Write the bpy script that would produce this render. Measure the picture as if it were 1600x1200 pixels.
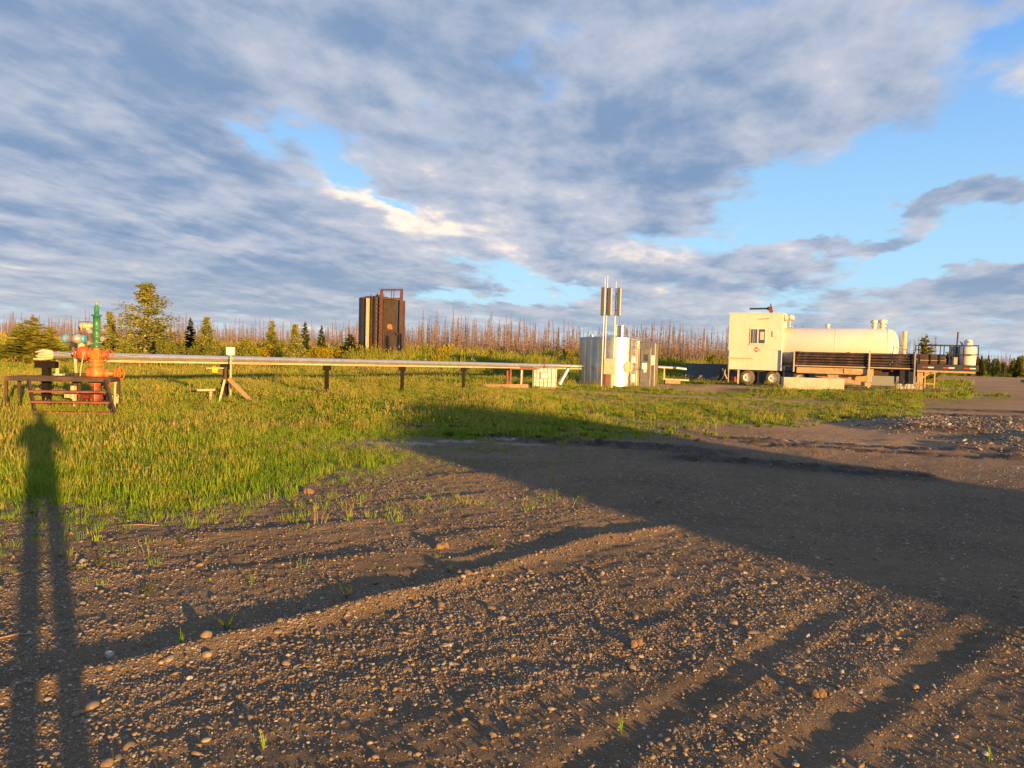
import bpy, bmesh, math, random
import numpy as np
from mathutils import Vector, Matrix, Euler

for o in list(bpy.data.objects): bpy.data.objects.remove(o)
SC = bpy.context.scene
COL = SC.collection
R = math.radians

# ---------------------------------------------------------------- camera
cam = bpy.data.cameras.new('camera'); co = bpy.data.objects.new('camera', cam); COL.objects.link(co)
cam.sensor_width = 36.0; cam.lens = 36.0*1150/1600; cam.clip_start = .05; cam.clip_end = 12000
co.matrix_world = Matrix.Translation((0, 0, 1.65)) @ Matrix.Rotation(R(90-2.441), 4, 'X') @ Matrix.Rotation(R(1.5), 4, 'Z')
SC.camera = co

# ---------------------------------------------------------------- exposure
SC.render.engine = 'CYCLES'
SC.view_settings.view_transform = 'Standard'; SC.view_settings.look = 'None'
SC.view_settings.gamma = 1; SC.view_settings.exposure = 1.38; SC.view_settings.use_curve_mapping = False
SC.cycles.use_denoising = True
SC.cycles.max_bounces = 6; SC.cycles.diffuse_bounces = 3; SC.cycles.transparent_max_bounces = 8

# ---------------------------------------------------------------- sun
SUN_AZ = R(147.2); SUN_EL = R(4.75)
tosun = Vector((math.sin(SUN_AZ)*math.cos(SUN_EL), math.cos(SUN_AZ)*math.cos(SUN_EL), math.sin(SUN_EL)))
sl = bpy.data.lights.new('sun', 'SUN'); sl.energy = 5.0; sl.angle = R(.55); sl.color = (1, .56, .165)
so = bpy.data.objects.new('sun', sl); COL.objects.link(so)
so.rotation_euler = (-tosun).to_track_quat('-Z', 'Y').to_euler(); so.location = tosun*60

# ---------------------------------------------------------------- node helper
class NT:
    def __init__(s, tree): s.t = tree
    def n(s, typ, **kw):
        nd = s.t.nodes.new(typ)
        for k, v in kw.items(): setattr(nd, k, v)
        return nd
    def put(s, sock, v):
        if isinstance(v, bpy.types.NodeSocket): s.t.links.new(v, sock)
        elif v is not None: sock.default_value = v
    def m(s, op, a, b=None, c=None, clamp=False):
        nd = s.n('ShaderNodeMath', operation=op, use_clamp=clamp)
        s.put(nd.inputs[0], a); s.put(nd.inputs[1], b); s.put(nd.inputs[2], c)
        return nd.outputs[0]
    def mix(s, f, a, b, blend='MIX'):
        nd = s.n('ShaderNodeMix', data_type='RGBA', blend_type=blend)
        s.put(nd.inputs[0], f)
        for i, v in ((6, a), (7, b)):
            if isinstance(v, tuple) and len(v) == 3: v = v+(1,)
            s.put(nd.inputs[i], v)
        return nd.outputs[2]
    def noise(s, vec, scale, detail=4, rough=.55, dist=0, lac=2):
        nd = s.n('ShaderNodeTexNoise'); s.put(nd.inputs['Vector'], vec)
        nd.inputs['Scale'].default_value = scale; nd.inputs['Detail'].default_value = detail
        nd.inputs['Roughness'].default_value = rough; nd.inputs['Distortion'].default_value = dist
        nd.inputs['Lacunarity'].default_value = lac
        return nd.outputs[0]
    def ramp(s, f, a, b, interp='SMOOTHSTEP'):
        nd = s.n('ShaderNodeMapRange', interpolation_type=interp); s.put(nd.inputs[0], f)
        nd.inputs[1].default_value = a; nd.inputs[2].default_value = b
        return nd.outputs[0]
    def xyz(s, x, y, z):
        nd = s.n('ShaderNodeCombineXYZ')
        for i, v in enumerate((x, y, z)): s.put(nd.inputs[i], v)
        return nd.outputs[0]
    def cramp(s, f, stops):
        nd = s.n('ShaderNodeValToRGB'); s.put(nd.inputs[0], f); cr = nd.color_ramp
        while len(cr.elements) < len(stops): cr.elements.new(.5)
        for e, (p, c) in zip(cr.elements, stops): e.position = p; e.color = tuple(c)+(1,)
        return nd.outputs[0]

# ---------------------------------------------------------------- sky
SKY_STRENGTH = .050
w = bpy.data.worlds.new('World'); SC.world = w; w.use_nodes = True
N = NT(w.node_tree); w.node_tree.nodes.clear()
sky = N.n('ShaderNodeTexSky', sky_type='NISHITA'); sky.sun_disc = False
sky.sun_elevation = SUN_EL; sky.sun_rotation = SUN_AZ; sky.air_density = 1.0; sky.dust_density = .6; sky.ozone_density = 1.5
tc = N.n('ShaderNodeTexCoord'); sp = N.n('ShaderNodeSeparateXYZ'); N.put(sp.inputs[0], tc.outputs['Generated'])
dx, dy, dz = sp.outputs
el = N.m('ARCSINE', dz); az = N.m('ARCTAN2', dx, dy)
zc = N.m('ADD', N.m('MAXIMUM', dz, 0.0), .135)
px = N.m('DIVIDE', dx, zc); py = N.m('DIVIDE', dy, zc)
A0 = R(14)                                       # the cloud streets run towards this bearing
ca, sa = math.cos(A0), math.sin(A0)
along = N.m('ADD', N.m('MULTIPLY', px, sa), N.m('MULTIPLY', py, ca))
cross = N.m('SUBTRACT', N.m('MULTIPLY', px, ca), N.m('MULTIPLY', py, sa))
def cloudvec(da, dc):
    return N.xyz(N.m('MULTIPLY', N.m('ADD', along, da), .74), N.m('ADD', cross, dc), 3.7)
def field(vec): return N.noise(vec, 1.45, 8, .56, .15)
cv = cloudvec(0., 0.)
n1 = field(cv)
n2 = field(cloudvec(-.16, .11))                  # the same field a step towards the sun: its lit sides
n3 = N.noise(cv, 4.2, 6, .56, .15)
n4 = N.noise(N.xyz(N.m('MULTIPLY', along, .8), cross, 9.1), 4.6, 6, .6, .6)    # puffs
n5 = N.noise(N.xyz(N.m('ADD', N.m('MULTIPLY', along, .8), -.05), N.m('ADD', cross, .04), 9.1), 4.6, 6, .6, .6)
wx = N.m('MULTIPLY', N.m('SUBTRACT', N.noise(cv, 1.6, 5, .6), .5), .26)
wy = N.m('MULTIPLY', N.m('SUBTRACT', N.noise(cloudvec(5., 2.), 1.9, 5, .6), .5), .14)
az_w = N.m('ADD', az, wx); el_w = N.m('ADD', el, wy)
def blob(a, e, ra, re, rot, wk=1.):
    """soft rotated ellipse of sky, centred at bearing a and height e (degrees)"""
    u = N.m('SUBTRACT', az_w, R(a)); v = N.m('SUBTRACT', el_w, R(e)); c, s_ = math.cos(R(rot)), math.sin(R(rot))
    U = N.m('DIVIDE', N.m('ADD', N.m('MULTIPLY', u, c), N.m('MULTIPLY', v, s_)), R(ra))
    V = N.m('DIVIDE', N.m('SUBTRACT', N.m('MULTIPLY', v, c), N.m('MULTIPLY', u, s_)), R(re))
    q = N.m('ADD', N.m('MULTIPLY', U, U), N.m('MULTIPLY', V, V))
    return N.m('MULTIPLY', N.m('POWER', 2.718, N.m('MULTIPLY', q, -1.)), wk)
def addall(l):
    r = l[0]
    for x in l[1:]: r = N.m('ADD', r, x)
    return r
# where the sky is open (wide gap on one side, a slot, thin tears) and where the deck is thick
clear = addall([blob(29, 11.5, 12, 3.6, 12, .50), blob(20, 13.0, 5, 2.2, 30, .22), blob(-20.5, 15.0, 3.4, 1.3, -26, .40), blob(-11, 12, 6.5, .7, -27, .26),
                blob(35, 20, 4, 1.6, 20, .16), blob(-.5, 25, 2.6, 1.6, 10, .12), blob(24, 21, 5, 1.2, 40, .16), blob(32, 24, 5, 1.4, 20, .22), blob(1, 23, 3, 1.2, 30, .14), blob(-8, 18, 3, .9, -30, .12),
                blob(1, 5.2, 7, 1.3, -4, .42), blob(15, 6.6, 6, 1.0, 25, .22), blob(30, 7.4, 6, .8, 8, .22)])
thick = addall([blob(-27, 11, 13, 5.5, -12, .34), blob(7, 16, 11, 5, 12, .30), blob(-14, 20, 18, 5.5, -18, .22), blob(20, 21.5, 14, 3.5, 15, .22), blob(-2, 25, 8, 3, 0, .24),
                blob(-20, 4.5, 16, 3.2, -2, .34), blob(-36, 24, 12, 5, -20, .30), blob(25.5, 8.2, 5.5, 1.0, 16, .44), blob(34, 5.4, 7, 1.5, 8, .36), blob(31, 10.6, 4.2, .9, 10, .5),
                blob(12, 6.5, 8, 2.2, 3, .32), blob(14, 2.6, 24, 1.0, 0, .20), blob(-3, 8.4, 8, 1.6, -13, .34)])
cover = N.m('ADD', N.m('SUBTRACT', n1, clear), thick)
cover = N.m('ADD', cover, N.m('MULTIPLY', N.m('SUBTRACT', n3, .5), .62))
mask = N.ramp(cover, .36, .58)
depth = N.ramp(cover, .50, 1.0)
lit = N.m('ADD', .42, N.m('MULTIPLY', N.m('SUBTRACT', n1, n2), 3.0))
lit = N.m('ADD', lit, N.m('ADD', N.m('MULTIPLY', N.m('SUBTRACT', .5, n3), .9), N.m('MULTIPLY', N.m('SUBTRACT', n4, n5), .55)))
sunlit = addall([blob(-3.0, 8.7, 7.5, 1.9, -13, .82), blob(-11, 11.3, 5, .8, -22, .45), blob(14, 8.8, 5, 1.5, 4, .55),
                 blob(-15, 17.5, 8, 1.9, -26, .34), blob(19, 20, 4, 2.2, 20, .30), blob(-24, 8, 10, .8, -8, .28), blob(5, 21, 5, 2.5, 0, .2)])
lit = N.m('ADD', lit, N.m('SUBTRACT', sunlit, N.m('MULTIPLY', depth, .34)))
low = N.ramp(el, R(9), R(0))                     # distant cloud is greyer and paler
shade = N.mix(low, (1.7, 2.6, 4.1), (2.4, 3.15, 4.15))
mid = N.mix(low, (4.35, 4.65, 5.5), (4.65, 4.8, 5.15))
hot = N.mix(low, (9.0, 7.6, 6.4), (11.4, 8.9, 5.4))
cc = N.mix(N.ramp(lit, -.22, .82), shade, mid); cc = N.mix(N.ramp(lit, .62, 1.35), cc, hot)
# the clear blue, a little brighter than a thin clean sky, and hazy at the horizon
skyc = N.mix(1., sky.outputs[0], (1.05, 1.25, 1.45), 'MULTIPLY')
up = N.ramp(el, R(2), R(30))
skyb = N.mix(up, (4.2, 7.2, 9.6), (1.2, 3.4, 8.6))
skyc = N.mix(.72, skyc, skyb)
hz_ = N.m('POWER', 2.718, N.m('MULTIPLY', N.m('MAXIMUM', el, 0.), -1/R(2.2)))
out = N.mix(mask, skyc, cc)
out = N.mix(N.m('MULTIPLY', hz_, .55), out, (5.3, 5.5, 5.8))
below = N.ramp(dz, 0., -.02)
out = N.mix(below, out, (.5, .45, .35))
bg = N.n('ShaderNodeBackground'); N.put(bg.inputs[0], out); bg.inputs[1].default_value = SKY_STRENGTH
wo = N.n('ShaderNodeOutputWorld'); w.node_tree.links.new(bg.outputs[0], wo.inputs[0])

# ---------------------------------------------------------------- noise in numpy
def _h(ix, iy, seed):
    n = (ix.astype(np.int64)*374761393 + iy.astype(np.int64)*668265263 + seed*1274126177) & 0x7fffffff
    n = ((n ^ (n >> 13))*1274126177) & 0x7fffffff
    return ((n ^ (n >> 16)) & 0xffff)/65535.0
def vn(x, y, seed=0):
    x = np.asarray(x, float); y = np.asarray(y, float)
    ix = np.floor(x); iy = np.floor(y); fx = x-ix; fy = y-iy
    fx = fx*fx*(3-2*fx); fy = fy*fy*(3-2*fy)
    a = _h(ix, iy, seed); b = _h(ix+1, iy, seed); c = _h(ix, iy+1, seed); d = _h(ix+1, iy+1, seed)
    return (a+(b-a)*fx)*(1-fy)+(c+(d-c)*fx)*fy
def fbm(x, y, seed=0, oct=4, g=.5):
    r = 0; a = 1; t = 0
    for i in range(oct):
        r = r+a*vn(x*2**i+i*17.3, y*2**i-i*9.1, seed+i); t += a; a *= g
    return r/t
def sst(a, b, x):
    t = np.clip((np.asarray(x, float)-a)/(b-a), 0, 1); return t*t*(3-2*t)
def seg(x, y, p, q):
    """along (0..1) and signed distance to the line p->q"""
    dx_, dy_ = q[0]-p[0], q[1]-p[1]; L = math.hypot(dx_, dy_)
    t = ((x-p[0])*dx_+(y-p[1])*dy_)/L/L
    d = ((x-p[0])*-dy_+(y-p[1])*dx_)/L            # positive on the left of p->q
    return t, d, L
def inside(t, a=.08):
    return sst(-a, a, t)*sst(1+a, 1-a, t)

# the terrain: nearly flat yard, a low bank behind the pipe, a raised pad under the trailers
TX, TY = .745, .667                               # grader direction in the yard
def z_base(x, y):
    x = np.asarray(x, float); y = np.asarray(y, float)
    lean = x/np.maximum(y, 8)
    bank = sst(43, 57, y+.12*x)*(.80+.30*(fbm(x*.06, y*.06, 5)-.5))*sst(.36, .20, lean)
    bank = bank*(1-.62*sst(66, 90, y))
    pad = .15*sst(9.5, 13, x)*sst(31, 36, y+.35*x-4)*sst(80, 60, y)
    mound = .16*np.exp(-((x-9.6)/3.0)**2-((y-40)/3.2)**2)
    field = .10*sst(12, 24, y)*sst(4, -2, x)+.05*(fbm(x*.25, y*.25, 3)-.5)*sst(7, 15, y)
    far = 4.*(fbm(x*.004, y*.004, 8)-.5)*sst(160, 700, np.hypot(x, y))
    return bank+pad+mound+field+far
RIDGE = [(-3.1, 2.62), (-2.34, 3.34), (-1.77, 3.87), (-.95, 4.66), (-.33, 5.27), (.59, 6.36), (1.9, 7.3)]
def z_rel(x, y):
    """grader ridges, ruts, lumps: what the low sun picks out"""
    x = np.asarray(x, float); y = np.asarray(y, float)
    a = x*TX+y*TY; c = -x*TY+y*TX
    near = sst(24, 12, np.hypot(x, y))
    yard = near*(1-grass_m(x, y)*.6)
    h = .012*(fbm(a*.5, c*1.5, 21, 3)-.5)+.009*(fbm(a*1.8, c*4.2, 22, 3)-.5)+.016*(fbm(x*2.3, y*2.3, 23, 3)-.5)
    h = h+.006*(fbm(a*1.1, c*15, 27, 3)-.5)+.010*(fbm(x*9, y*9, 24, 3)-.5)+.010*(fbm(x*17, y*17, 29, 2)-.5)
    # one windrow of loose gravel pushed up by the blade
    best = np.full(x.shape, 9.); sgn = np.zeros(x.shape); tt = np.zeros(x.shape)
    for i in range(len(RIDGE)-1):
        t, d, L = seg(x, y, RIDGE[i], RIDGE[i+1])
        tcl = np.clip(t, 0, 1); p, q = RIDGE[i], RIDGE[i+1]
        e = np.hypot(x-(p[0]+tcl*(q[0]-p[0])), y-(p[1]+tcl*(q[1]-p[1])))
        k = e < best; best = np.where(k, e, best); sgn = np.where(k, np.sign(d), sgn); tt = np.where(k, (i+tcl), tt)
    wob = .022*(fbm(a*2.2, c*2.2, 31, 3)-.5)
    dd = best*sgn+wob
    prof = np.where(dd > 0, np.exp(-(dd/.05)**2), np.exp(-(dd/.12)**2))
    ridge = (.033+.020*(fbm(a*3, c*3, 33, 2)-.5))*prof-.008*np.exp(-((dd-.20)/.16)**2)
    h = h+ridge*sst(8.2, 6.9, np.hypot(x, y))
    # two wheel ruts beside it
    for off, (p, q), dep in ((0, ((-.2, 2.35), (2.2, 4.85)), .007), (1, ((.55, 2.45), (3.2, 4.72)), .008), (2, ((-.9, 2.9), (1.5, 5.2)), .004)):
        t, d, L = seg(x, y, p, q); d = d+.06*(fbm(a*1.5, c*1.5, 41+off, 2)-.5)
        h = h+inside(t, .12)*(-dep*np.exp(-(d/.08)**2)+.75*dep*np.exp(-((d+.15)/.05)**2)+.4*dep*np.exp(-((d-.15)/.06)**2))
        tread = np.sin((t*L)*26)*inside(t, .1)*np.exp(-(d/.10)**2)*.004
        h = h+tread
    # short sharp-edged sheets of soil left by the blade further out
    for (p, q, hh) in (((-2.9, 6.2), (-1.3, 7.1), .022), ((-1.3, 7.9), (-.2, 8.5), .022), ((-2.2, 5.3), (-1.0, 5.9), .02), ((-.7, 6.4), (.0, 6.9), .022),
                       ((.3, 8.8), (1.0, 9.3), .03), ((-1.1, 9.6), (.3, 10.2), .03), ((-.45, 5.75), (-.05, 6.15), .026)):
        t, d, L = seg(x, y, p, q); d = d+.10*(fbm(x*3, y*3, 51, 2)-.5)
        h = h+inside(t, .1)*hh*.62*np.where(d > 0, np.exp(-(d/.05)**2), np.exp(-(d/.25)**2))
    h = h*yard
    # lumpy churned wheel tracks in soft ground, further off
    for i, (p, q, wd, hh) in enumerate(MUD):
        t, d, L = seg(x, y, p, q); k = inside(t, .06)*np.exp(-(d/wd)**2)
        h = h+k*hh*(1.3*fbm(x*5.5, y*5.5, 61+i, 3)-.55)
    # a spill of coarse gravel by the road
    h = h+.22*gravelpile(x, y)*(.7+.6*fbm(x*1.2, y*1.2, 77, 3))
    return h
MUD = [((-.6, 14.4), (3.9, 12.6), .42, .16), ((.6, 14.0), (3.4, 13.4), .25, .12), ((2.6, 12.2), (6.2, 10.6), .40, .16), ((4.3, 15.1), (9.5, 13.6), .20, .15), ((4.6, 14.2), (9.8, 12.7), .22, .17),
       ((-2.6, 15.4), (-.2, 15.4), .5, .12), ((10.5, 24.6), (18.5, 23.0), .55, .2), ((13, 27), (26, 25), .6, .16), ((9.2, 17.6), (10.8, 16.6), .3, .1)]
def gravelpile(x, y):
    n = .8*(fbm(x*.5, y*.5, 71, 3)-.5)
    return sst(.9, -.2, np.hypot((x-13.6)/4.0, (y-16.4)/4.6)-.65+n)
GB = [(-60, 5.8), (-9, 6.2), (-4.9, 6.9), (-4.0, 7.6), (-2.9, 8.3), (-2.05, 9.8), (-1.7, 12.2), (-.7, 13.9), (.7, 14.6), (2.9, 15.0), (4.9, 16.6), (10.9, 21.0), (17, 27), (22.5, 32.0), (27, 36.5), (30, 45), (40, 66), (52, 96), (62, 103), (600, 130)]
def gdist(x, y):
    """signed distance into the grass: positive beyond the edge of the yard"""
    x = np.asarray(x, float); y = np.asarray(y, float)
    best = np.full(x.shape, 1e9)
    for i in range(len(GB)-1):
        p, q = GB[i], GB[i+1]; dx_, dy_ = q[0]-p[0], q[1]-p[1]; L2 = dx_*dx_+dy_*dy_
        t = np.clip(((x-p[0])*dx_+(y-p[1])*dy_)/L2, 0, 1)
        best = np.minimum(best, np.hypot(x-p[0]-t*dx_, y-p[1]-t*dy_))
    gx = np.array([g[0] for g in GB]); gy = np.array([g[1] for g in GB])
    return np.where(y > np.interp(x, gx, gy), best, -best)
def sparse(x, y):
    """how thin the turf is on the worn part between yard and trailers, 0 = lush"""
    worn = sst(-1.5, 3, x-.05*(y-16))*sst(37, 31, y+.1*x-2)
    mound = np.exp(-((x-9.8)/3.4)**2-((y-38.5)/3.0)**2)
    strip = np.exp(-(((y-31.5+.25*(x-5)))/1.1)**2)*sst(-3, 1, x)*sst(16, 11, x)
    return np.clip(worn*.50+mound*1.3+strip*.6, 0, 1)
def padbare(x, y):
    return sst(11.5, 13.5, x)*sst(35.2, 36.4, y+.36*(x-17))*sst(58, 50, y)
def grass_m(x, y):
    d = gdist(x, y); n = fbm(np.asarray(x)*.55, np.asarray(y)*.55, 11, 4)-.5
    m = sst(-1.2, 3.0, d+3.8*n)
    n2_ = fbm(np.asarray(x)*.8, np.asarray(y)*.8, 13, 4)
    return m*(1-sparse(x, y)*sst(.35, .62, n2_+.12))*(1-.55*padbare(x, y))
def ground_z(x, y):
    x = np.atleast_1d(np.asarray(x, float)); y = np.atleast_1d(np.asarray(y, float))
    return z_base(x, y)+z_rel(x, y)
def gz(x, y): return float(ground_z(x, y)[0])

# ---------------------------------------------------------------- mesh helpers
def link(o, parent=None):
    COL.objects.link(o)
    if parent is not None: o.parent = parent
    return o
def tag(o, label=None, cat=None, group=None, kind=None):
    if label: o['label'] = label
    if cat: o['category'] = cat
    if group: o['group'] = group
    if kind: o['kind'] = kind
    return o
def thing(name, label, cat, loc=(0, 0, 0), rz=0, group=None):
    o = bpy.data.objects.new(name, None); o.empty_display_size = .2; COL.objects.link(o)
    o.location = loc; o.rotation_euler = (0, 0, rz)
    return tag(o, label, cat, group)
class MB:
    def __init__(s): s.v = []; s.f = []; s.sm = []
    def add(s, vs, fs, smooth=False):
        k = len(s.v); s.v += [tuple(v) for v in vs]; s.f += [tuple(i+k for i in f) for f in fs]; s.sm += [smooth]*len(fs); return s
    def box(s, c, d, rot=None):
        x, y, z = d[0]/2, d[1]/2, d[2]/2
        vs = [Vector((sx*x, sy*y, sz*z)) for sz in (-1, 1) for sy in (-1, 1) for sx in (-1, 1)]
        if rot is not None:
            m = Euler(rot).to_matrix(); vs = [m @ v for v in vs]
        vs = [v+Vector(c) for v in vs]
        return s.add(vs, [(0, 2, 3, 1), (4, 5, 7, 6), (0, 1, 5, 4), (2, 6, 7, 3), (0, 4, 6, 2), (1, 3, 7, 5)])
    def bx(s, x0, x1, y0, y1, z0, z1): return s.box(((x0+x1)/2, (y0+y1)/2, (z0+z1)/2), (x1-x0, y1-y0, z1-z0))
    def bar(s, p, q, wd, ht=None):
        """square bar from p to q"""
        p = Vector(p); q = Vector(q); ht = ht or wd; d = q-p; L = d.length
        m = d.to_track_quat('X', 'Z').to_matrix(); c = (p+q)/2
        vs = [m @ Vector((sx*L/2, sy*wd/2, sz*ht/2))+c for sz in (-1, 1) for sy in (-1, 1) for sx in (-1, 1)]
        return s.add(vs, [(0, 2, 3, 1), (4, 5, 7, 6), (0, 1, 5, 4), (2, 6, 7, 3), (0, 4, 6, 2), (1, 3, 7, 5)])
    def lathe(s, p, q, prof, n=16, caps=True):
        """rings (t along p->q in metres, radius)"""
        p = Vector(p); d = (Vector(q)-p).normalized(); m = d.to_track_quat('Z', 'Y').to_matrix()
        vs = []; fs = []
        for t, r in prof:
            for i in range(n):
                a = 2*math.pi*i/n; vs.append(p+d*t+m @ Vector((r*math.cos(a), r*math.sin(a), 0)))
        for k in range(len(prof)-1):
            for i in range(n):
                j = (i+1) % n; fs.append((k*n+i, k*n+j, (k+1)*n+j, (k+1)*n+i))
        s.add(vs, fs, True)
        if caps:
            k0 = len(s.v)
            s.add(vs[:n], [tuple(range(n))[::-1]]); s.add(vs[-n:], [tuple(range(n))])
        return s
    def cyl(s, p, q, r, n=14, r1=None, caps=True):
        return s.lathe(p, q, [(0, r), ((Vector(q)-Vector(p)).length, r if r1 is None else r1)], n, caps)
    def tube(s, pts, r, n=8):
        pts = [Vector(p) for p in pts]; rs = r if isinstance(r, (list, tuple)) else [r]*len(pts)
        vs = []; fs = []
        for i, p in enumerate(pts):
            d = (pts[min(i+1, len(pts)-1)]-pts[max(i-1, 0)]).normalized()
            m = d.to_track_quat('Z', 'Y').to_matrix()
            for k in range(n):
                a = 2*math.pi*k/n; vs.append(p+m @ Vector((rs[i]*math.cos(a), rs[i]*math.sin(a), 0)))
        for i in range(len(pts)-1):
            for k in range(n):
                j = (k+1) % n; fs.append((i*n+k, i*n+j, (i+1)*n+j, (i+1)*n+k))
        s.add(vs, fs, True); s.add(vs[:n], [tuple(range(n))[::-1]]); s.add(vs[-n:], [tuple(range(n))])
        return s
    def torus(s, c, axis, Rr, r, n=20, k=6):
        m = Vector(axis).to_track_quat('Z', 'Y').to_matrix(); c = Vector(c); vs = []; fs = []
        for i in range(n):
            a = 2*math.pi*i/n
            for j in range(k):
                b = 2*math.pi*j/k
                vs.append(c+m @ Vector(((Rr+r*math.cos(b))*math.cos(a), (Rr+r*math.cos(b))*math.sin(a), r*math.sin(b))))
        for i in range(n):
            for j in range(k):
                fs.append((i*k+j, ((i+1) % n)*k+j, ((i+1) % n)*k+(j+1) % k, i*k+(j+1) % k))
        return s.add(vs, fs, True)
    def wheel(s, c, axis, Rr, r):
        """valve handwheel with spokes"""
        s.torus(c, axis, Rr, r); m = Vector(axis).to_track_quat('Z', 'Y').to_matrix()
        for a in (0, 2.09, 4.19):
            s.cyl(c, Vector(c)+m @ Vector((Rr*math.cos(a), Rr*math.sin(a), 0)), r*.8, 6)
        return s
    def mesh(s, name, mat):
        me = bpy.data.meshes.new(name); me.from_pydata(s.v, [], s.f); me.polygons.foreach_set('use_smooth', s.sm)
        if isinstance(mat, (list, tuple)):
            for m in mat: me.materials.append(m)
        elif mat: me.materials.append(mat)
        me.update(); return me
    def build(s, name, mat, parent=None, bevel=0):
        o = link(bpy.data.objects.new(name, s.mesh(name, mat)), parent)
        if bevel:
            b = o.modifiers.new('bevel', 'BEVEL'); b.width = bevel; b.segments = 2; b.limit_method = 'ANGLE'; b.angle_limit = R(40)
        return o
def copy_tree(o, parent=None):
    c = o.copy(); COL.objects.link(c); c.parent = parent
    for ch in o.children: copy_tree(ch, c)
    return c

# ---------------------------------------------------------------- materials
def mat(name, col, rough=.55, metal=0., var=.18, scale=6., bump=0., bscale=40., stain=None, stain_amt=.5, stain_scale=3., streak=False, spec=.5):
    m = bpy.data.materials.new(name); m.use_nodes = True; n = NT(m.node_tree)
    b = m.node_tree.nodes['Principled BSDF']; t = n.n('ShaderNodeTexCoord'); vec = t.outputs['Object']
    f = n.noise(vec, scale, 5, .6)
    c0 = tuple(max(0, c*(1-var)) for c in col); c1 = tuple(min(1, c*(1+var)) for c in col)
    c = n.mix(n.ramp(f, .25, .75), c0, c1)
    if stain:
        v2 = vec
        if streak:
            mp = n.n('ShaderNodeMapping'); n.put(mp.inputs[0], vec); mp.inputs['Scale'].default_value = (1, 1, .12); v2 = mp.outputs[0]
        g = n.noise(v2, stain_scale, 6, .65, .4)
        c = n.mix(n.m('MULTIPLY', n.ramp(g, .46, .68), stain_amt), c, stain)
    n.put(b.inputs['Base Color'], c); b.inputs['Metallic'].default_value = metal
    n.put(b.inputs['Roughness'], n.m('ADD', rough-.08, n.m('MULTIPLY', f, .16)))
    b.inputs['Specular IOR Level'].default_value = spec
    if bump:
        bp = n.n('ShaderNodeBump'); bp.inputs['Strength'].default_value = bump; bp.inputs['Distance'].default_value = .02
        n.put(bp.inputs['Height'], n.noise(vec, bscale, 4, .6)); n.put(b.inputs['Normal'], bp.outputs[0])
    return m
def leafmat(name, stops, trans=.45, island=True, rough=.6):
    """thin leaf: diffuse and translucent, its colour picked per leaf (or per tuft)"""
    m = bpy.data.materials.new(name); m.use_nodes = True; n = NT(m.node_tree); m.node_tree.nodes.clear()
    if island: r = n.n('ShaderNodeNewGeometry').outputs['Random Per Island']
    else: r = n.n('ShaderNodeObjectInfo').outputs['Random']
    g = n.n('ShaderNodeNewGeometry')
    big = n.noise(g.outputs['Position'], .22, 3, .6)
    fr = n.m('ADD', n.m('MULTIPLY', r, .75), n.m('MULTIPLY', n.m('SUBTRACT', big, .38), 1.1), clamp=True)
    c = n.cramp(fr, stops)
    d = n.n('ShaderNodeBsdfDiffuse'); t = n.n('ShaderNodeBsdfTranslucent'); n.put(d.inputs[0], c)
    n.put(t.inputs[0], n.mix(.5, c, (.30, .26, .03)))
    x = n.n('ShaderNodeMixShader'); x.inputs[0].default_value = trans
    m.node_tree.links.new(d.outputs[0], x.inputs[1]); m.node_tree.links.new(t.outputs[0], x.inputs[2])
    o = n.n('ShaderNodeOutputMaterial'); m.node_tree.links.new(x.outputs[0], o.inputs[0])
    return m
def rnd(name, stops, rough=.8, bump=.3, bscale=30):
    """stone: colour picked per instance"""
    m = bpy.data.materials.new(name); m.use_nodes = True; n = NT(m.node_tree); b = m.node_tree.nodes['Principled BSDF']
    oi = n.n('ShaderNodeObjectInfo'); t = n.n('ShaderNodeTexCoord')
    c = n.cramp(oi.outputs['Random'], stops)
    f = n.noise(t.outputs['Object'], 2.2, 4, .6); c = n.mix(n.ramp(f, .30, .65), c, n.mix(.75, c, (.14, .095, .058)))
    n.put(b.inputs['Base Color'], c); b.inputs['Roughness'].default_value = rough; b.inputs['Specular IOR Level'].default_value = .25
    bp = n.n('ShaderNodeBump'); bp.inputs['Strength'].default_value = bump; n.put(bp.inputs['Height'], n.noise(t.outputs['Object'], 5, 3, .6)); n.put(b.inputs['Normal'], bp.outputs[0])
    return m
M = {}
M['rust'] = mat('rusty_brown_paint', (.040, .026, .020), .75, 0, .3, 5, .2, 60, (.16, .07, .035), .45, 4)
M['rust_tank'] = mat('weathered_brown_tank', (.050, .038, .028), .65, 0, .25, 2.5, .1, 30, (.13, .065, .035), .55, 2.2, True)
M['rust_pipe'] = mat('drill_pipe_steel', (.060, .042, .034), .55, .3, .3, 3, .15, 50, (.19, .085, .05), .55, 3)
M['rust_red'] = mat('rusty_red_steel', (.17, .05, .03), .7, 0, .3, 5, .2, 50, (.07, .03, .02), .6, 3)
M['orange'] = mat('orange_wellhead_paint', (.72, .15, .02), .5, 0, .15, 7, .1, 40, (.30, .09, .03), .5, 7)
M['redorange'] = mat('faded_red_orange_paint', (.50, .09, .025), .55, 0, .2, 7, .1, 40, (.16, .05, .03), .5, 6)
M['maroon'] = mat('dark_red_casing', (.17, .025, .02), .6, 0, .3, 6, .1, 40, (.06, .02, .015), .6, 6)
M['green'] = mat('green_lubricator_paint', (.03, .17, .07), .42, 0, .2, 5, .05, 30, (.12, .2, .1), .3, 5)
M['cream'] = mat('cream_pipe_paint', (.50, .40, .26), .55, 0, .12, 6, .05, 30, (.33, .22, .1), .4, 7)
M['blue'] = mat('blue_cap', (.06, .30, .55), .45, 0, .12)
M['grey'] = mat('grey_steel', (.30, .29, .28), .5, .3, .2, 8)
M['darkgrey'] = mat('dark_steel', (.045, .043, .042), .55, .2, .3, 8, .1)
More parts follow.
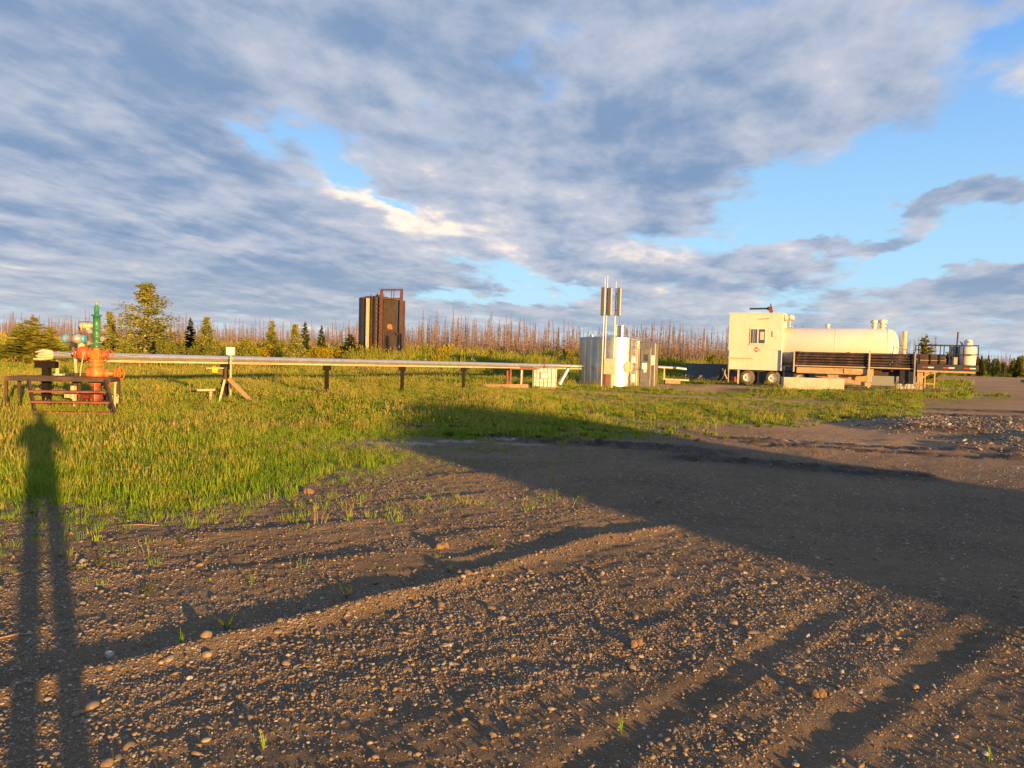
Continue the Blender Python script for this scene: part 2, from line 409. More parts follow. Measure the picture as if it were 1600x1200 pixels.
M['black'] = mat('black_steel', (.02, .019, .019), .5, .1, .3, 6)
M['slate'] = mat('slate_containment_panel', (.11, .125, .14), .65, 0, .15, 2, .05, 20, (.07, .075, .08), .4, 2)
M['alu'] = mat('aluminium_cladding', (.56, .55, .54), .34, .75, .07, 4, .06, 7, (.5, .47, .42), .35, 3)
M['silver'] = mat('galvanised_sheet', (.45, .44, .42), .34, .95, .10, 3, .10, 4, (.42, .38, .33), .4, 2.5, True)
M['tan_sheet'] = mat('tan_metal_siding', (.30, .28, .25), .42, .75, .12, 4, .05, 12, (.2, .14, .09), .4, 3)
M['white'] = mat('white_trailer_paint', (.63, .575, .46), .42, 0, .04, 2, .02, 12, (.50, .42, .30), .30, 1.6, True)
M['vessel'] = mat('white_vessel_paint', (.66, .60, .49), .36, 0, .03, 2, .015, 10, (.55, .48, .36), .22, 1.2, True)
M['yellow'] = mat('yellow_frame_paint', (.44, .31, .16), .6, 0, .18, 5, .1, 40, (.24, .13, .06), .5, 4)
M['plastic'] = mat('white_poly_tank', (.66, .63, .52), .4, 0, .06, 4)
M['wood'] = mat('bare_timber', (.33, .20, .11), .8, 0, .2, 9, .25, 30, (.24, .15, .09), .45, 5)
M['concrete'] = mat('concrete', (.42, .37, .30), .9, 0, .14, 3, .3, 30, (.30, .25, .19), .55, 2.4)
M['tyre'] = mat('tyre_rubber', (.09, .075, .06), .85, 0, .2, 10, .2, 60, (.20, .15, .10), .6, 5)
M['rim'] = mat('white_rim', (.60, .57, .50), .45, .2, .1, 8)
M['glass'] = mat('window_glass', (.05, .06, .07), .08, 0, .1, 3, spec=.9)
M['postpaint'] = mat('dark_post_steel', (.010, .008, .007), .6, 0, .3, 6, .1, 40, (.03, .018, .012), .4, 5, spec=.12)
M['beige'] = mat('beige_cabinet_paint', (.30, .26, .20), .5, .2, .08, 4)
M['blind'] = mat('window_blind', (.45, .45, .44), .7, 0, .15, 8)
M['placard'] = mat('red_placard', (.55, .10, .06), .6, 0, .1, 9, stain=(.5, .25, .18), stain_amt=.4, stain_scale=12)
M['paper'] = mat('white_notice', (.75, .72, .64), .7, 0, .05, 9)
M['redtape'] = mat('red_reflector', (.55, .04, .03), .4, 0, .1)
M['whitetape'] = mat('white_reflector', (.75, .72, .68), .4, 0, .05)
M['yellowtag'] = mat('yellow_tag', (.80, .45, .03), .6, 0, .1)
M['panel'] = mat('antenna_panel', (.085, .072, .066), .6, 0, .12, 5)
M['pole'] = mat('galvanised_pole', (.50, .47, .42), .45, .4, .1, 6)
M['bark'] = mat('grey_brown_bark', (.16, .125, .095), .9, 0, .3, 8, .4, 40)
M['palebark'] = mat('pale_poplar_bark', (.32, .30, .24), .85, 0, .3, 8, .3, 30)
M['deadbark'] = mat('bare_burnt_bark', (.175, .125, .112), .9, 0, .3, 1.3)
M['poplar'] = leafmat('poplar_leaf', [(0, (.08, .11, .022)), (.45, (.20, .21, .045)), (1, (.42, .38, .11))], .30)
M['shrubleaf'] = leafmat('willow_leaf', [(0, (.08, .11, .02)), (.5, (.19, .21, .035)), (1, (.38, .34, .065))], .30)
M['needle'] = leafmat('spruce_needle', [(0, (.018, .034, .014)), (.6, (.035, .055, .018)), (1, (.07, .085, .025))], .15)
M['needle_y'] = leafmat('young_pine_needle', [(0, (.08, .105, .018)), (.5, (.17, .18, .03)), (1, (.30, .27, .045))], .25)
M['flower'] = leafmat('yellow_flower', [(0, (.16, .15, .02)), (.5, (.34, .26, .02)), (1, (.50, .36, .02))], .4)
M['weed'] = leafmat('weed_leaf', [(0, (.07, .12, .015)), (1, (.16, .20, .03))], .4)
GS = [(0, (.09, .15, .018)), (.35, (.18, .26, .025)), (.65, (.26, .33, .035)), (.85, (.33, .35, .05)), (1, (.40, .35, .09))]
M['grass'] = leafmat('grass_blade', GS, .26, False)
M['grass_lush'] = leafmat('lush_grass_blade', [(0, (.09, .19, .018)), (.5, (.18, .31, .026)), (1, (.31, .37, .04))], .28, False)
M['straw'] = leafmat('dry_grass_blade', [(0, (.22, .20, .045)), (.5, (.34, .30, .075)), (1, (.44, .36, .12))], .35, False)
M['clover'] = leafmat('low_weed_leaf', [(0, (.08, .14, .018)), (.5, (.19, .26, .028)), (1, (.34, .30, .045))], .22, False)
M['stone'] = rnd('gravel_stone', [(0, (.12, .09, .065)), (.3, (.20, .15, .10)), (.6, (.27, .19, .12)), (.78, (.24, .205, .17)), (.90, (.36, .30, .23)), (1, (.56, .49, .40))])
M['clod'] = mat('dry_dirt_clod', (.17, .105, .060), .95, 0, .3, 6, .6, 20)

# ground
gm = bpy.data.materials.new('yard_soil'); gm.use_nodes = True; n = NT(gm.node_tree); b = gm.node_tree.nodes['Principled BSDF']
gp = n.n('ShaderNodeNewGeometry').outputs['Position']
def attr(nm): a = n.n('ShaderNodeAttribute', attribute_name=nm); return a.outputs['Fac']
f1 = n.noise(gp, .8, 5, .6); f2 = n.noise(gp, 9, 5, .65); f3 = n.noise(gp, 70, 4, .7)
dirt = n.mix(n.ramp(f1, .3, .7), (.112, .079, .046), (.19, .132, .076))
dirt = n.mix(n.m('MULTIPLY', n.ramp(f2, .42, .72), .6), dirt, (.22, .148, .086))
dirt = n.mix(n.m('MULTIPLY', attr('tan'), .85), dirt, n.mix(n.ramp(f2, .3, .7), (.26, .17, .098), (.38, .25, .15)))
# small grit: voronoi specks of pale and dark stone
vo = n.n('ShaderNodeTexVoronoi'); n.put(vo.inputs['Vector'], gp); vo.inputs['Scale'].default_value = 55; vo.inputs['Randomness'].default_value = 1
spk = n.m('MULTIPLY', n.ramp(vo.outputs['Distance'], .42, .26), n.ramp(n.noise(gp, 3, 4, .6), .34, .55))
sepc = n.n('ShaderNodeSeparateColor'); n.put(sepc.inputs[0], vo.outputs['Color'])
spk = n.m('MULTIPLY', spk, n.ramp(sepc.outputs[0], .45, .6))
dirt = n.mix(n.m('MULTIPLY', spk, .8), dirt, n.mix(sepc.outputs[1], (.16, .13, .10), (.36, .29, .22)))
vo2 = n.n('ShaderNodeTexVoronoi'); n.put(vo2.inputs['Vector'], gp); vo2.inputs['Scale'].default_value = 16
sep2 = n.n('ShaderNodeSeparateColor'); n.put(sep2.inputs[0], vo2.outputs['Color'])
spk2 = n.m('MULTIPLY', n.m('MULTIPLY', n.ramp(vo2.outputs['Distance'], .34, .22), n.ramp(sep2.outputs[0], .62, .75)), attr('grit'))
dirt = n.mix(spk2, dirt, n.mix(sep2.outputs[1], (.2, .16, .12), (.45, .37, .28)))
dirt = n.mix(n.m('MULTIPLY', attr('mud'), .85), dirt, (.026, .017, .011))
dirt = n.mix(n.m('MULTIPLY', attr('pale'), .8), dirt, (.36, .33, .29))
turf = n.mix(n.ramp(f2, .35, .7), (.10, .105, .02), (.20, .17, .04))
turf = n.mix(n.ramp(n.noise(gp, .35, 4, .6), .45, .7), turf, (.19, .14, .045))
n.put(b.inputs['Base Color'], n.mix(n.m('MULTIPLY', attr('grass'), n.m('SUBTRACT', 1., attr('mud'))), dirt, turf))
n.put(b.inputs['Roughness'], n.m('SUBTRACT', .95, n.m('MULTIPLY', attr('mud'), .25))); b.inputs['Specular IOR Level'].default_value = .2
bp = n.n('ShaderNodeBump'); bp.inputs['Strength'].default_value = .9; bp.inputs['Distance'].default_value = .03
b.inputs['Diffuse Roughness'].default_value = 1.
hgt = n.m('ADD', n.m('MULTIPLY', f2, .6), n.m('ADD', n.m('MULTIPLY', f3, .55), n.m('MULTIPLY', n.m('ADD', spk, spk2), .5)))
n.put(bp.inputs['Height'], hgt); n.put(b.inputs['Normal'], bp.outputs[0])

# ---------------------------------------------------------------- ground sheet
def axis_y():
    ys = [-6000, -3000, -1500, -700, -300, -120, -60, -35, -20, -12, -7, -4, -2, -.5, .6, 1.2, 1.6, 2.0]
    y = 2.2; st = .024
    while y < 9: ys.append(y); y += st
    while y < 22: ys.append(y); st = min(st*1.03, .11); y += st
    while y < 90: ys.append(y); st *= 1.045; y += st
    while y < 9000: ys.append(y); st *= 1.35; y += st
    return np.array(ys)
def axis_x():
    xs = []; x = 0.; st = .030
    while x < 5.6: xs.append(x); x += st
    while x < 16: xs.append(x); st = min(st*1.04, .12); x += st
    while x < 45: xs.append(x); st *= 1.06; x += st
    while x < 9000: xs.append(x); st *= 1.5; x += st
    p = np.array(xs); return np.concatenate([-p[:0:-1], p])
gx, gy = axis_x(), axis_y()
X, Y = np.meshgrid(gx, gy); X = X.ravel(); Y = Y.ravel()
Z = ground_z(X, Y)
me = bpy.data.meshes.new('ground'); nx, ny = len(gx), len(gy)
me.vertices.add(nx*ny); me.vertices.foreach_set('co', np.stack([X, Y, Z], 1).astype(np.float32).ravel())
i, j = np.meshgrid(np.arange(nx-1), np.arange(ny-1)); a = (j*nx+i).ravel()
q = np.stack([a, a+1, a+nx+1, a+nx], 1).astype(np.int32)
me.loops.add(q.size); me.loops.foreach_set('vertex_index', q.ravel())
me.polygons.add(len(q)); me.polygons.foreach_set('loop_start', np.arange(0, q.size, 4, dtype=np.int32)); me.polygons.foreach_set('loop_total', np.full(len(q), 4, np.int32))
me.polygons.foreach_set('use_smooth', np.ones(len(q), bool)); me.update(calc_edges=True)
GRM = grass_m(X, Y)
mud = np.zeros(X.shape)
for k, (p, q_, wd, hh) in enumerate(MUD):
    t, d, L = seg(X, Y, p, q_); mud = np.maximum(mud, inside(t, .07)*np.exp(-(d/wd/1.25)**4)*sst(.22, .50, fbm(X*2.2, Y*2.2, 91+k, 4)+.1))
mud[(X > 8)] *= .75
tan = np.clip(sst(4, 11, X+.25*Y-2)*sst(9, 15, Y)+np.exp(-((X-9.6)/4.0)**2-((Y-38.5)/4)**2), 0, 1)*(.55+.45*sst(.3, .7, fbm(X*.5, Y*.5, 95, 4)))
pale = np.zeros(X.shape)
for (cx, cy, rx, ry) in ((-1.9, 12.9, .9, .25), (-1.0, 13.4, .5, .2), (-.2, 13.9, .5, .18), (6.6, 14.75, 1.2, .22), (.2, 13.2, .5, .14), (8.6, 12.1, .5, .1)):
    pale = np.maximum(pale, sst(1.1, .3, np.hypot((X-cx)/rx, (Y-cy)/ry)+1.2*(fbm(X*4, Y*4, 97, 3)-.5)))
grit = (.35+.5*sst(.35, .6, fbm(X*.4, Y*.4, 99, 4)))*sst(4, 8, Y)+gravelpile(X, Y)
for nm, arr in (('grass', GRM), ('mud', mud), ('tan', tan), ('pale', pale), ('grit', np.clip(grit, 0, 1))):
    at = me.attributes.new(nm, 'FLOAT', 'POINT'); at.data.foreach_set('value', arr.astype(np.float32))
me.materials.append(gm)
tag(link(bpy.data.objects.new('ground', me)), 'gravelly dirt yard running into a grassy field', None, None, 'structure')

# ---------------------------------------------------------------- scattering (geometry nodes, for what nobody could count)
def scatter(name, pts, rot, scl, idx, variants, label):
    vc = bpy.data.collections.new(name+'_kinds')
    for v in variants: vc.objects.link(v)
    m = bpy.data.meshes.new(name); m.vertices.add(len(pts)); m.vertices.foreach_set('co', np.asarray(pts, np.float32).ravel())
    for nm, ty, key, ar in (('rot', 'FLOAT_VECTOR', 'vector', rot), ('scl', 'FLOAT_VECTOR', 'vector', scl)):
        a_ = m.attributes.new(nm, ty, 'POINT'); a_.data.foreach_set(key, np.asarray(ar, np.float32).ravel())
    a_ = m.attributes.new('idx', 'INT', 'POINT'); a_.data.foreach_set('value', np.asarray(idx, np.int32)); m.update()
    o = link(bpy.data.objects.new(name, m)); tag(o, label, None, None, 'stuff')
    g = bpy.data.node_groups.new(name, 'GeometryNodeTree')
    g.interface.new_socket('Geometry', in_out='INPUT', socket_type='NodeSocketGeometry'); g.interface.new_socket('Geometry', in_out='OUTPUT', socket_type='NodeSocketGeometry')
    nd = g.nodes; gi = nd.new('NodeGroupInput'); go = nd.new('NodeGroupOutput'); ip = nd.new('GeometryNodeInstanceOnPoints')
    ci = nd.new('GeometryNodeCollectionInfo'); ci.inputs[0].default_value = vc; ci.inputs[1].default_value = True; ci.inputs[2].default_value = True
    def na(nm, ty):
        k = nd.new('GeometryNodeInputNamedAttribute'); k.data_type = ty; k.inputs[0].default_value = nm; return k.outputs[0]
    e = nd.new('FunctionNodeEulerToRotation'); L_ = g.links.new
    L_(gi.outputs[0], ip.inputs['Points']); L_(ci.outputs[0], ip.inputs['Instance']); ip.inputs['Pick Instance'].default_value = True
    L_(na('idx', 'INT'), ip.inputs['Instance Index']); L_(na('rot', 'FLOAT_VECTOR'), e.inputs[0]); L_(e.outputs[0], ip.inputs['Rotation'])
    L_(na('scl', 'FLOAT_VECTOR'), ip.inputs['Scale']); L_(ip.outputs[0], go.inputs[0])
    md = o.modifiers.new('scatter', 'NODES'); md.node_group = g
    return o
RS = np.random.RandomState(7)
def pebble_mesh(seed, sub=2):
    bm = bmesh.new(); bmesh.ops.create_icosphere(bm, subdivisions=sub, radius=1.); r = random.Random(seed)
    ax = [Vector((r.gauss(0, 1), r.gauss(0, 1), r.gauss(0, 1))).normalized() for _ in range(7)]; k = [r.uniform(.55, .95) for _ in ax]
    s = (1.2, r.uniform(.75, 1.0), r.uniform(.55, .75))
    for v in bm.verts:
        for d, lim in zip(ax, k):
            t = v.co.dot(d)
            if t > lim: v.co -= d*(t-lim)*.8
        v.co = Vector((v.co.x*s[0], v.co.y*s[1], v.co.z*s[2]))
    me_ = bpy.data.meshes.new('pebble'); bm.to_mesh(me_); bm.free()
    me_.polygons.foreach_set('use_smooth', [True]*len(me_.polygons)); me_.materials.append(M['stone']); return me_
PEB = [pebble_mesh(s) for s in range(7)]
PEBO = [bpy.data.objects.new('pebble_kind', m_) for m_ in PEB]
def trapezoid(nn, y0, y1, left=.76, right=.76, pad=.4):
    """random points in the strip of yard between y0 and y1"""
    y = np.sqrt(RS.rand(nn)*(y1**2-y0**2)+y0**2); x = (RS.rand(nn)*(left+right)-left)*(y+pad); return x, y
def pebbles(nn, y0, y1, s0, s1, pw=2.5):
    x, y = trapezoid(nn, y0, y1)
    a_ = x*TX+y*TY; c_ = -x*TY+y*TX
    dens = .25+.75*sst(.36, .60, fbm(a_*.7, c_*1.9, 121, 4))
    for (p, q_, wd) in ((RIDGE[0], RIDGE[4], .22), (RIDGE[4], RIDGE[6], .12), ((-2.6, 2.4), (-.2, 4.1), .35)):
        t, d, L = seg(x, y, p, q_); dens = np.maximum(dens, inside(t, .05)*np.exp(-((d-.02)/wd)**2)*1.3)
    for (p, q_) in (((-.2, 2.35), (2.2, 4.85)), ((.55, 2.45), (3.2, 4.72))):
        t, d, L = seg(x, y, p, q_); dens *= 1-.75*inside(t, .1)*np.exp(-(d/.13)**2)
    dens *= (1-.92*grass_m(x, y))
    k = RS.rand(nn) < dens; x, y = x[k], y[k]
    s = s0+(s1-s0)*RS.rand(len(x))**pw
    return x, y, s
P = [pebbles(95000, 2.3, 5.2, .0025, .0075, 1.8), pebbles(15000, 2.3, 5.5, .006, .015, 2.6), pebbles(60000, 5, 10, .004, .011, 2.0), pebbles(16000, 8, 16, .007, .016, 2.0), pebbles(500, 2.3, 7, .016, .028, 2)]
xx, yy = RS.uniform(8.5, 19, 16000), RS.uniform(10.5, 24, 16000); k = RS.rand(16000) < gravelpile(xx, yy)*.9; P.append((xx[k], yy[k], .016+.035*RS.rand(k.sum())**2))
x = np.concatenate([p[0] for p in P]); y = np.concatenate([p[1] for p in P]); s = np.concatenate([p[2] for p in P])
z = ground_z(x, y)-s*RS.uniform(-.35, .25, len(x))
nn = len(x)
scatter('gravel', np.stack([x, y, z], 1), np.stack([RS.normal(0, .25, nn), RS.normal(0, .25, nn), RS.rand(nn)*6.28], 1), np.repeat(s[:, None], 3, 1)*RS.uniform(.6, 1.35, (nn, 3)), RS.randint(0, 7, nn), PEBO, 'loose mixed gravel scattered over the dirt yard')

# single cobbles one could pick up: along the windrow and over the yard
cob = []
for k in range(150):
    u = random.Random(500+k)
    if k < 92:
        t = u.random()**1.7*4.4; i0 = int(t); fr = t-i0; p, q_ = RIDGE[i0], RIDGE[i0+1]
        cx = p[0]+fr*(q_[0]-p[0])+u.gauss(.07, .17); cy = p[1]+fr*(q_[1]-p[1])+u.gauss(-.07, .17); lab = 'rounded pale cobble lying on the crest of the gravel ridge in the yard'; grp = 'cobbles along the gravel ridge'; s_ = .010+.019*u.random()**1.6
    else:
        cy = u.uniform(2.6, 5.2); cx = u.uniform(-.68, .55)*cy; lab = 'lone rounded stone lying on the bare dirt off the gravel ridge'; grp = 'stones strewn over the bare yard'; s_ = .009+.014*u.random()**2
    o = link(bpy.data.objects.new('cobble', PEB[k % 7])); o.location = (cx, cy, gz(cx, cy)+s_*.22); o.rotation_euler = (u.gauss(0, .2), u.gauss(0, .2), u.uniform(0, 6.28)); o.scale = (s_, s_, s_)
    tag(o, lab, 'stone', grp)
o = link(bpy.data.objects.new('cobble', PEB[2])); o.location = (-1.66, 4.02, gz(-1.66, 4.02)+.022); o.scale = (.034, .036, .04); o.rotation_euler = (.3, .2, .6)
tag(o, 'biggest pale round cobble perched on the ridge above the others', 'stone')
def clod(cx, cy, s_, label, seed):
    bm = bmesh.new(); u = random.Random(seed)
    for k in range(7):
        mtx = Matrix.Translation((u.gauss(0, .6)*s_, u.gauss(0, .4)*s_, u.uniform(.1, .7)*s_)) @ Matrix.Scale(s_*u.uniform(.4, .8), 4)
        r_ = bmesh.ops.create_icosphere(bm, subdivisions=2, radius=1., matrix=mtx)
        for v in r_['verts']: v.co += Vector((u.gauss(0, 1), u.gauss(0, 1), u.gauss(0, 1)))*s_*.06
    me_ = bpy.data.meshes.new('dirt_clod'); bm.to_mesh(me_); bm.free(); me_.materials.append(M['clod'])
    o = link(bpy.data.objects.new('dirt_clod', me_)); o.location = (cx, cy, gz(cx, cy)-.01*s_); tag(o, label, 'clod')
clod(.74, 4.12, .036, 'crumbly dirt clod throwing a long shadow on the open yard', 1)
clod(-.30, 5.30, .036, 'crumbly orange clods piled on the ridge beside a small weed', 2)
clod(1.55, 3.55, .030, 'low clod of dirt between the two wheel ruts', 3)
clod(-.55, 6.1, .04, 'loose heap of soil on the far side of the ridge, past the leafy weed', 4)
clod(-2.25, 8.25, .05, 'clod of turned earth at the edge of the grass', 5)

for cx, cy, L_, a_, lab in ((-2.72, 4.02, .16, .5, 'thin pale stick lying on the dirt at the foot of the long shadow'), (-3.3, 6.55, .32, .05, 'longer dry stick lying flat between the grass and the ridge')):
    o = MB().tube([(-L_/2, 0, .006), (0, .012, .012), (L_/2, 0, .008)], [.004, .005, .003], 6).build('stick', M['wood']); o.location = (cx, cy, gz(cx, cy)+.004); o.rotation_euler = (0, 0, a_); tag(o, lab, 'stick')
# ---------------------------------------------------------------- grass
def tuft(seed, nb, h, spread, wd, mat_, lean=.35, heads=0, headmat=None):
    u = random.Random(seed); mb = MB(); nv = 0; mats = []
    for k in range(nb):
        a_ = u.uniform(0, 6.28); r_ = spread*u.random()**.6; bx_, by_ = r_*math.cos(a_), r_*math.sin(a_)
        hh = h*u.uniform(.55, 1.1); la = a_+u.gauss(0, .8); ln = hh*lean*u.uniform(.3, 1.4); f_ = u.uniform(0, 3.14)
        wx_, wy_ = wd*math.cos(f_)/2, wd*math.sin(f_)/2
        p = [(0, 0), (.5, .35), (1, 1)]
        vs = []
        for t, l in p[:2]:
            cx, cy, cz = bx_+ln*l*math.cos(la), by_+ln*l*math.sin(la), hh*t-.01*(t == 0)
            kk = 1 if t == 0 else .8
            vs += [(cx-wx_*kk, cy-wy_*kk, cz), (cx+wx_*kk, cy+wy_*kk, cz)]
        vs.append((bx_+ln*math.cos(la), by_+ln*math.sin(la), hh*.97))
        mb.add(vs, [(0, 1, 3, 2), (2, 3, 4)], True); mats += [0, 0]
        if k < heads:
            c = Vector(vs[-1]); 
            mb.add([c+Vector((-wd, 0, -.01)), c+Vector((wd, 0, -.01)), c+Vector((0, 0, h*.2))], [(0, 1, 2)]); mats += [1]
            mb.add([c+Vector((0, -wd, -.01)), c+Vector((0, wd, -.01)), c+Vector((0, 0, h*.2))], [(0, 1, 2)]); mats += [1]
    me_ = mb.mesh('tuft', [mat_, headmat or mat_]); me_.polygons.foreach_set('material_index', mats)
    return bpy.data.objects.new('tuft_kind', me_)
def rosette(seed, nl, r, mat_, tall=.5):
    u = random.Random(seed); mb = MB()
    for k in range(nl):
        a_ = u.uniform(0, 6.28); L = r*u.uniform(.5, 1.1); wdt = L*u.uniform(.35, .55); zz = L*tall*u.uniform(.3, 1.4); z0 = u.uniform(0, r*tall)
        d = Vector((math.cos(a_), math.sin(a_), 0)); sd = Vector((-d.y, d.x, 0))
        m1 = d*L*.55+Vector((0, 0, z0+zz)); tip = d*L+Vector((0, 0, z0+zz*.7))
        mb.add([(0, 0, z0*.8), m1-sd*wdt/2, tip, m1+sd*wdt/2], [(0, 1, 2, 3)])
    return bpy.data.objects.new('rosette_kind', mb.mesh('rosette', mat_))
KF = [tuft(s, 16, .085, .07, .0055, M['grass_lush']) for s in range(4)]+[tuft(10+s, 14, .10, .06, .0055, M['grass']) for s in range(3)]+[tuft(20+s, 9, .15, .06, .004, M['straw'], .45, 4) for s in range(2)]
KL = [tuft(100+s, 22, .14, .10, .007, M['grass_lush']) for s in range(3)]+[tuft(110+s, 20, .16, .10, .007, M['grass']) for s in range(2)]+[tuft(115, 12, .24, .08, .005, M['straw'], .4, 6)]
KW = [rosette(30+s, 14, .042, M['clover']) for s in range(3)]
KM = [tuft(40+s, 24, .115, .20, .011, M['grass_lush']) for s in range(3)]+[tuft(50+s, 24, .125, .20, .011, M['grass']) for s in range(3)]+[tuft(60+s, 16, .20, .18, .009, M['straw'], .4, 7) for s in range(2)]+[rosette(70+s, 40, .10, M['clover'], .45) for s in range(2)]
KT = [tuft(80+s, 44, .50, .45, .022, M['grass_lush'], .25) for s in range(2)]+[tuft(90+s, 44, .55, .45, .022, M['grass'], .25, 8, M['straw']) for s in range(3)]+[tuft(96, 34, .6, .4, .018, M['straw'], .25, 12)]+[tuft(98, 24, .55, .4, .05, M['flower'], .2, 20, M['flower'])]
def grass_area(name, nn, samp, kinds, wts, sz, label, fn, zoff=-.01, tilt=.08):
    x, y = samp(nn); d = fn(x, y); k = RS.rand(len(x)) < d; x, y = x[k], y[k]
    w_ = np.array(wts, float); w_ /= w_.sum()
    pch = fbm(x*.33, y*.33, 141, 4)
    idx = RS.choice(len(kinds), len(x), p=w_)
    s = sz[0]+(sz[1]-sz[0])*RS.rand(len(x)); s *= .7+.8*sst(.3, .7, pch)
    s *= 1-.5*np.clip(sparse(x, y)*1.2, 0, 1)*(y < 60)*(y > 12)
    s *= .5+.5*sst(.1, .9, grass_m(x, y)) if name == 'grass' else 1.
    sc = np.stack([s, s, s*RS.uniform(.6, 1.3, len(x))*(.65+.7*fbm(x*.9, y*.9, 143, 3))], 1)
    scatter(name, np.stack([x, y, ground_z(x, y)+zoff], 1), np.stack([RS.normal(0, tilt, len(x)), RS.normal(0, tilt, len(x)), RS.rand(len(x))*6.28], 1), sc, idx, kinds, label)
    return len(x)
def mudline(x, y):
    r = np.zeros(np.shape(x))
    for (p, q, wd, hh) in MUD:
        t, d, L = seg(x, y, p, q); r = np.maximum(r, inside(t, .07)*np.exp(-(d/wd)**2))
    return r
def lushleft(x, y): return lush(x, y)*sst(-.5, -3.5, x+.12*(y-9))*sst(.38,.6,fbm(x*.45,y*.45,155,3)+.08)
def lush(x, y): return np.clip(grass_m(x, y)*(1-mudline(x, y))*(.45+.9*sst(.3, .6, fbm(x*.9, y*.9, 151, 4))), 0, 1)
grass_area('grass', 70000, lambda k: trapezoid(k, 6.3, 15, .78, .15), KF+KW, [4, 4, 4, 4, 2.5, 2.5, 2.5, .5, .5, .6, .6, .6], (.8, 1.5), 'short green and straw coloured grass along the edge of the yard', lush)
grass_area('field_grass', 60000, lambda k: trapezoid(k, 14, 34, .80, .55), KM, [4, 4, 4, 3, 3, 3, .7, .7, 2, 2], (.6, 1.15), 'yellow green field grass and low weeds around the pipe posts', lambda x, y: lush(x, y)*(1-.35*sparse(x, y)))
grass_area('far_field_grass', 46000, lambda k: trapezoid(k, 32, 62, .82, .62), KM, [3, 3, 3, 3, 3, 3, 1.2, 1.2, 2, 2], (1.0, 1.8), 'coarse grass behind the pipe and round the trailers', lambda x, y: grass_m(x, y)*(1-.85*padbare(x, y))*(1-sst(.3, .8, sparse(x, y))))
grass_area('meadow_grass', 15000, lambda k: trapezoid(k, 7.2, 17, .80, 0), KL, [3, 3, 3, 2, 2, .6], (.6, 1.1), 'longer bright grass in clumps in front of the step platform', lushleft)
def reeds(x, y): return grass_m(x, y)*np.maximum(sst(45, 54, y+.12*x), .0)*sst(.30, .18, x/y)*(.45+.55*sst(.35, .6, fbm(x*.2, y*.2, 161, 3)))
grass_area('tall_grass', 16000, lambda k: trapezoid(k, 44, 78, .80, .30), KT, [3, 3, 3, 3, 3, 2.2, .5], (.7, 1.25), 'tall yellow green grass on the bank behind the pipe', reeds)
grass_area('distant_grass', 14000, lambda k: trapezoid(k, 76, 170, .80, .80), KT, [3, 3, 3, 3, 3, 2, .3], (.8, 1.3), 'tall grass in front of the dead trees', lambda x, y: grass_m(x, y)*np.ones(x.shape)*.8)
# sprigs pushing up through the bare dirt
def strag(x, y): return (1-grass_m(x, y))*sst(-4.2, -.3, gdist(x, y)+2.5*(fbm(x*.6, y*.6, 171, 4)-.5))*sst(.40, .62, fbm(x*1.3, y*1.3, 172, 3))*sst(4, -.5, x)
grass_area('sprigs', 7500, lambda k: trapezoid(k, 3.2, 15, .76, .3), KF[:9]+KW, [1, 1, 1, 1, 2, 2, 2, 2, 2, 1, 1, 1], (.35, .85), 'thin sprigs of grass coming up through the bare dirt', strag)
grass_area('pad_grass', 1500, lambda k: (RS.uniform(12, 24, k), 36.7-.40*(RS.uniform(12, 24, k)*0+0)+RS.uniform(-1.6, 1.0, k)), KM, [3, 3, 3, 2, 2, 2, .5, .5, .5, .5], (.9, 1.6), 'bright grass at the foot of the concrete block', lambda x, y: np.where(np.abs(y-(41.3-.32*x)) < 1.6, 1., 0.)*sst(.3, .55, fbm(x*.8, y*.8, 181, 3)))

def weed(cx, cy, h, nl, label, kind='leafy', seed=0):
    u = random.Random(900+seed); mb = MB()
    if kind == 'leafy':
        for s_ in range(4):
            a_ = u.uniform(0, 6.28); ln = h*u.uniform(.2, .7); top = Vector((ln*math.cos(a_), ln*math.sin(a_), h*u.uniform(.5, 1.)))
            mb.tube([(0, 0, -.01), top*.5+Vector((0, 0, h*.1)), top], [.0022, .0018, .001], 4)
            for k in range(nl):
                t = u.uniform(.2, 1.05); p = top*t+Vector((0, 0, h*.1*(1-t)))
                b_ = u.uniform(0, 6.28); L = h*u.uniform(.14, .26); d = Vector((math.cos(b_), math.sin(b_), u.uniform(-.1, .6))); sd = d.cross(Vector((0, 0, 1))).normalized()
                mb.add([p, p+d*L*.5-sd*L*.28, p+d*L, p+d*L*.5+sd*L*.28], [(0, 1, 2, 3)])
    else:
        for k in range(nl):
            a_ = u.uniform(0, 6.28); L = h*u.uniform(.6, 1.1); ln = L*u.uniform(.1, .5); d = Vector((math.cos(a_), math.sin(a_), 0)); sd = Vector((-d.y, d.x, 0))*.0028
            mb.add([-sd, sd, d*ln*.4+Vector((0, 0, L*.6))+sd*.8, d*ln*.4+Vector((0, 0, L*.6))-sd*.8, d*ln+Vector((0, 0, L))], [(0, 1, 2, 3), (3, 2, 4)])
    o = mb.build('weed', M['weed'] if kind == 'leafy' else M['grass_lush']); o.location = (cx, cy, gz(cx, cy)-.004)
    tag(o, label, 'weed')
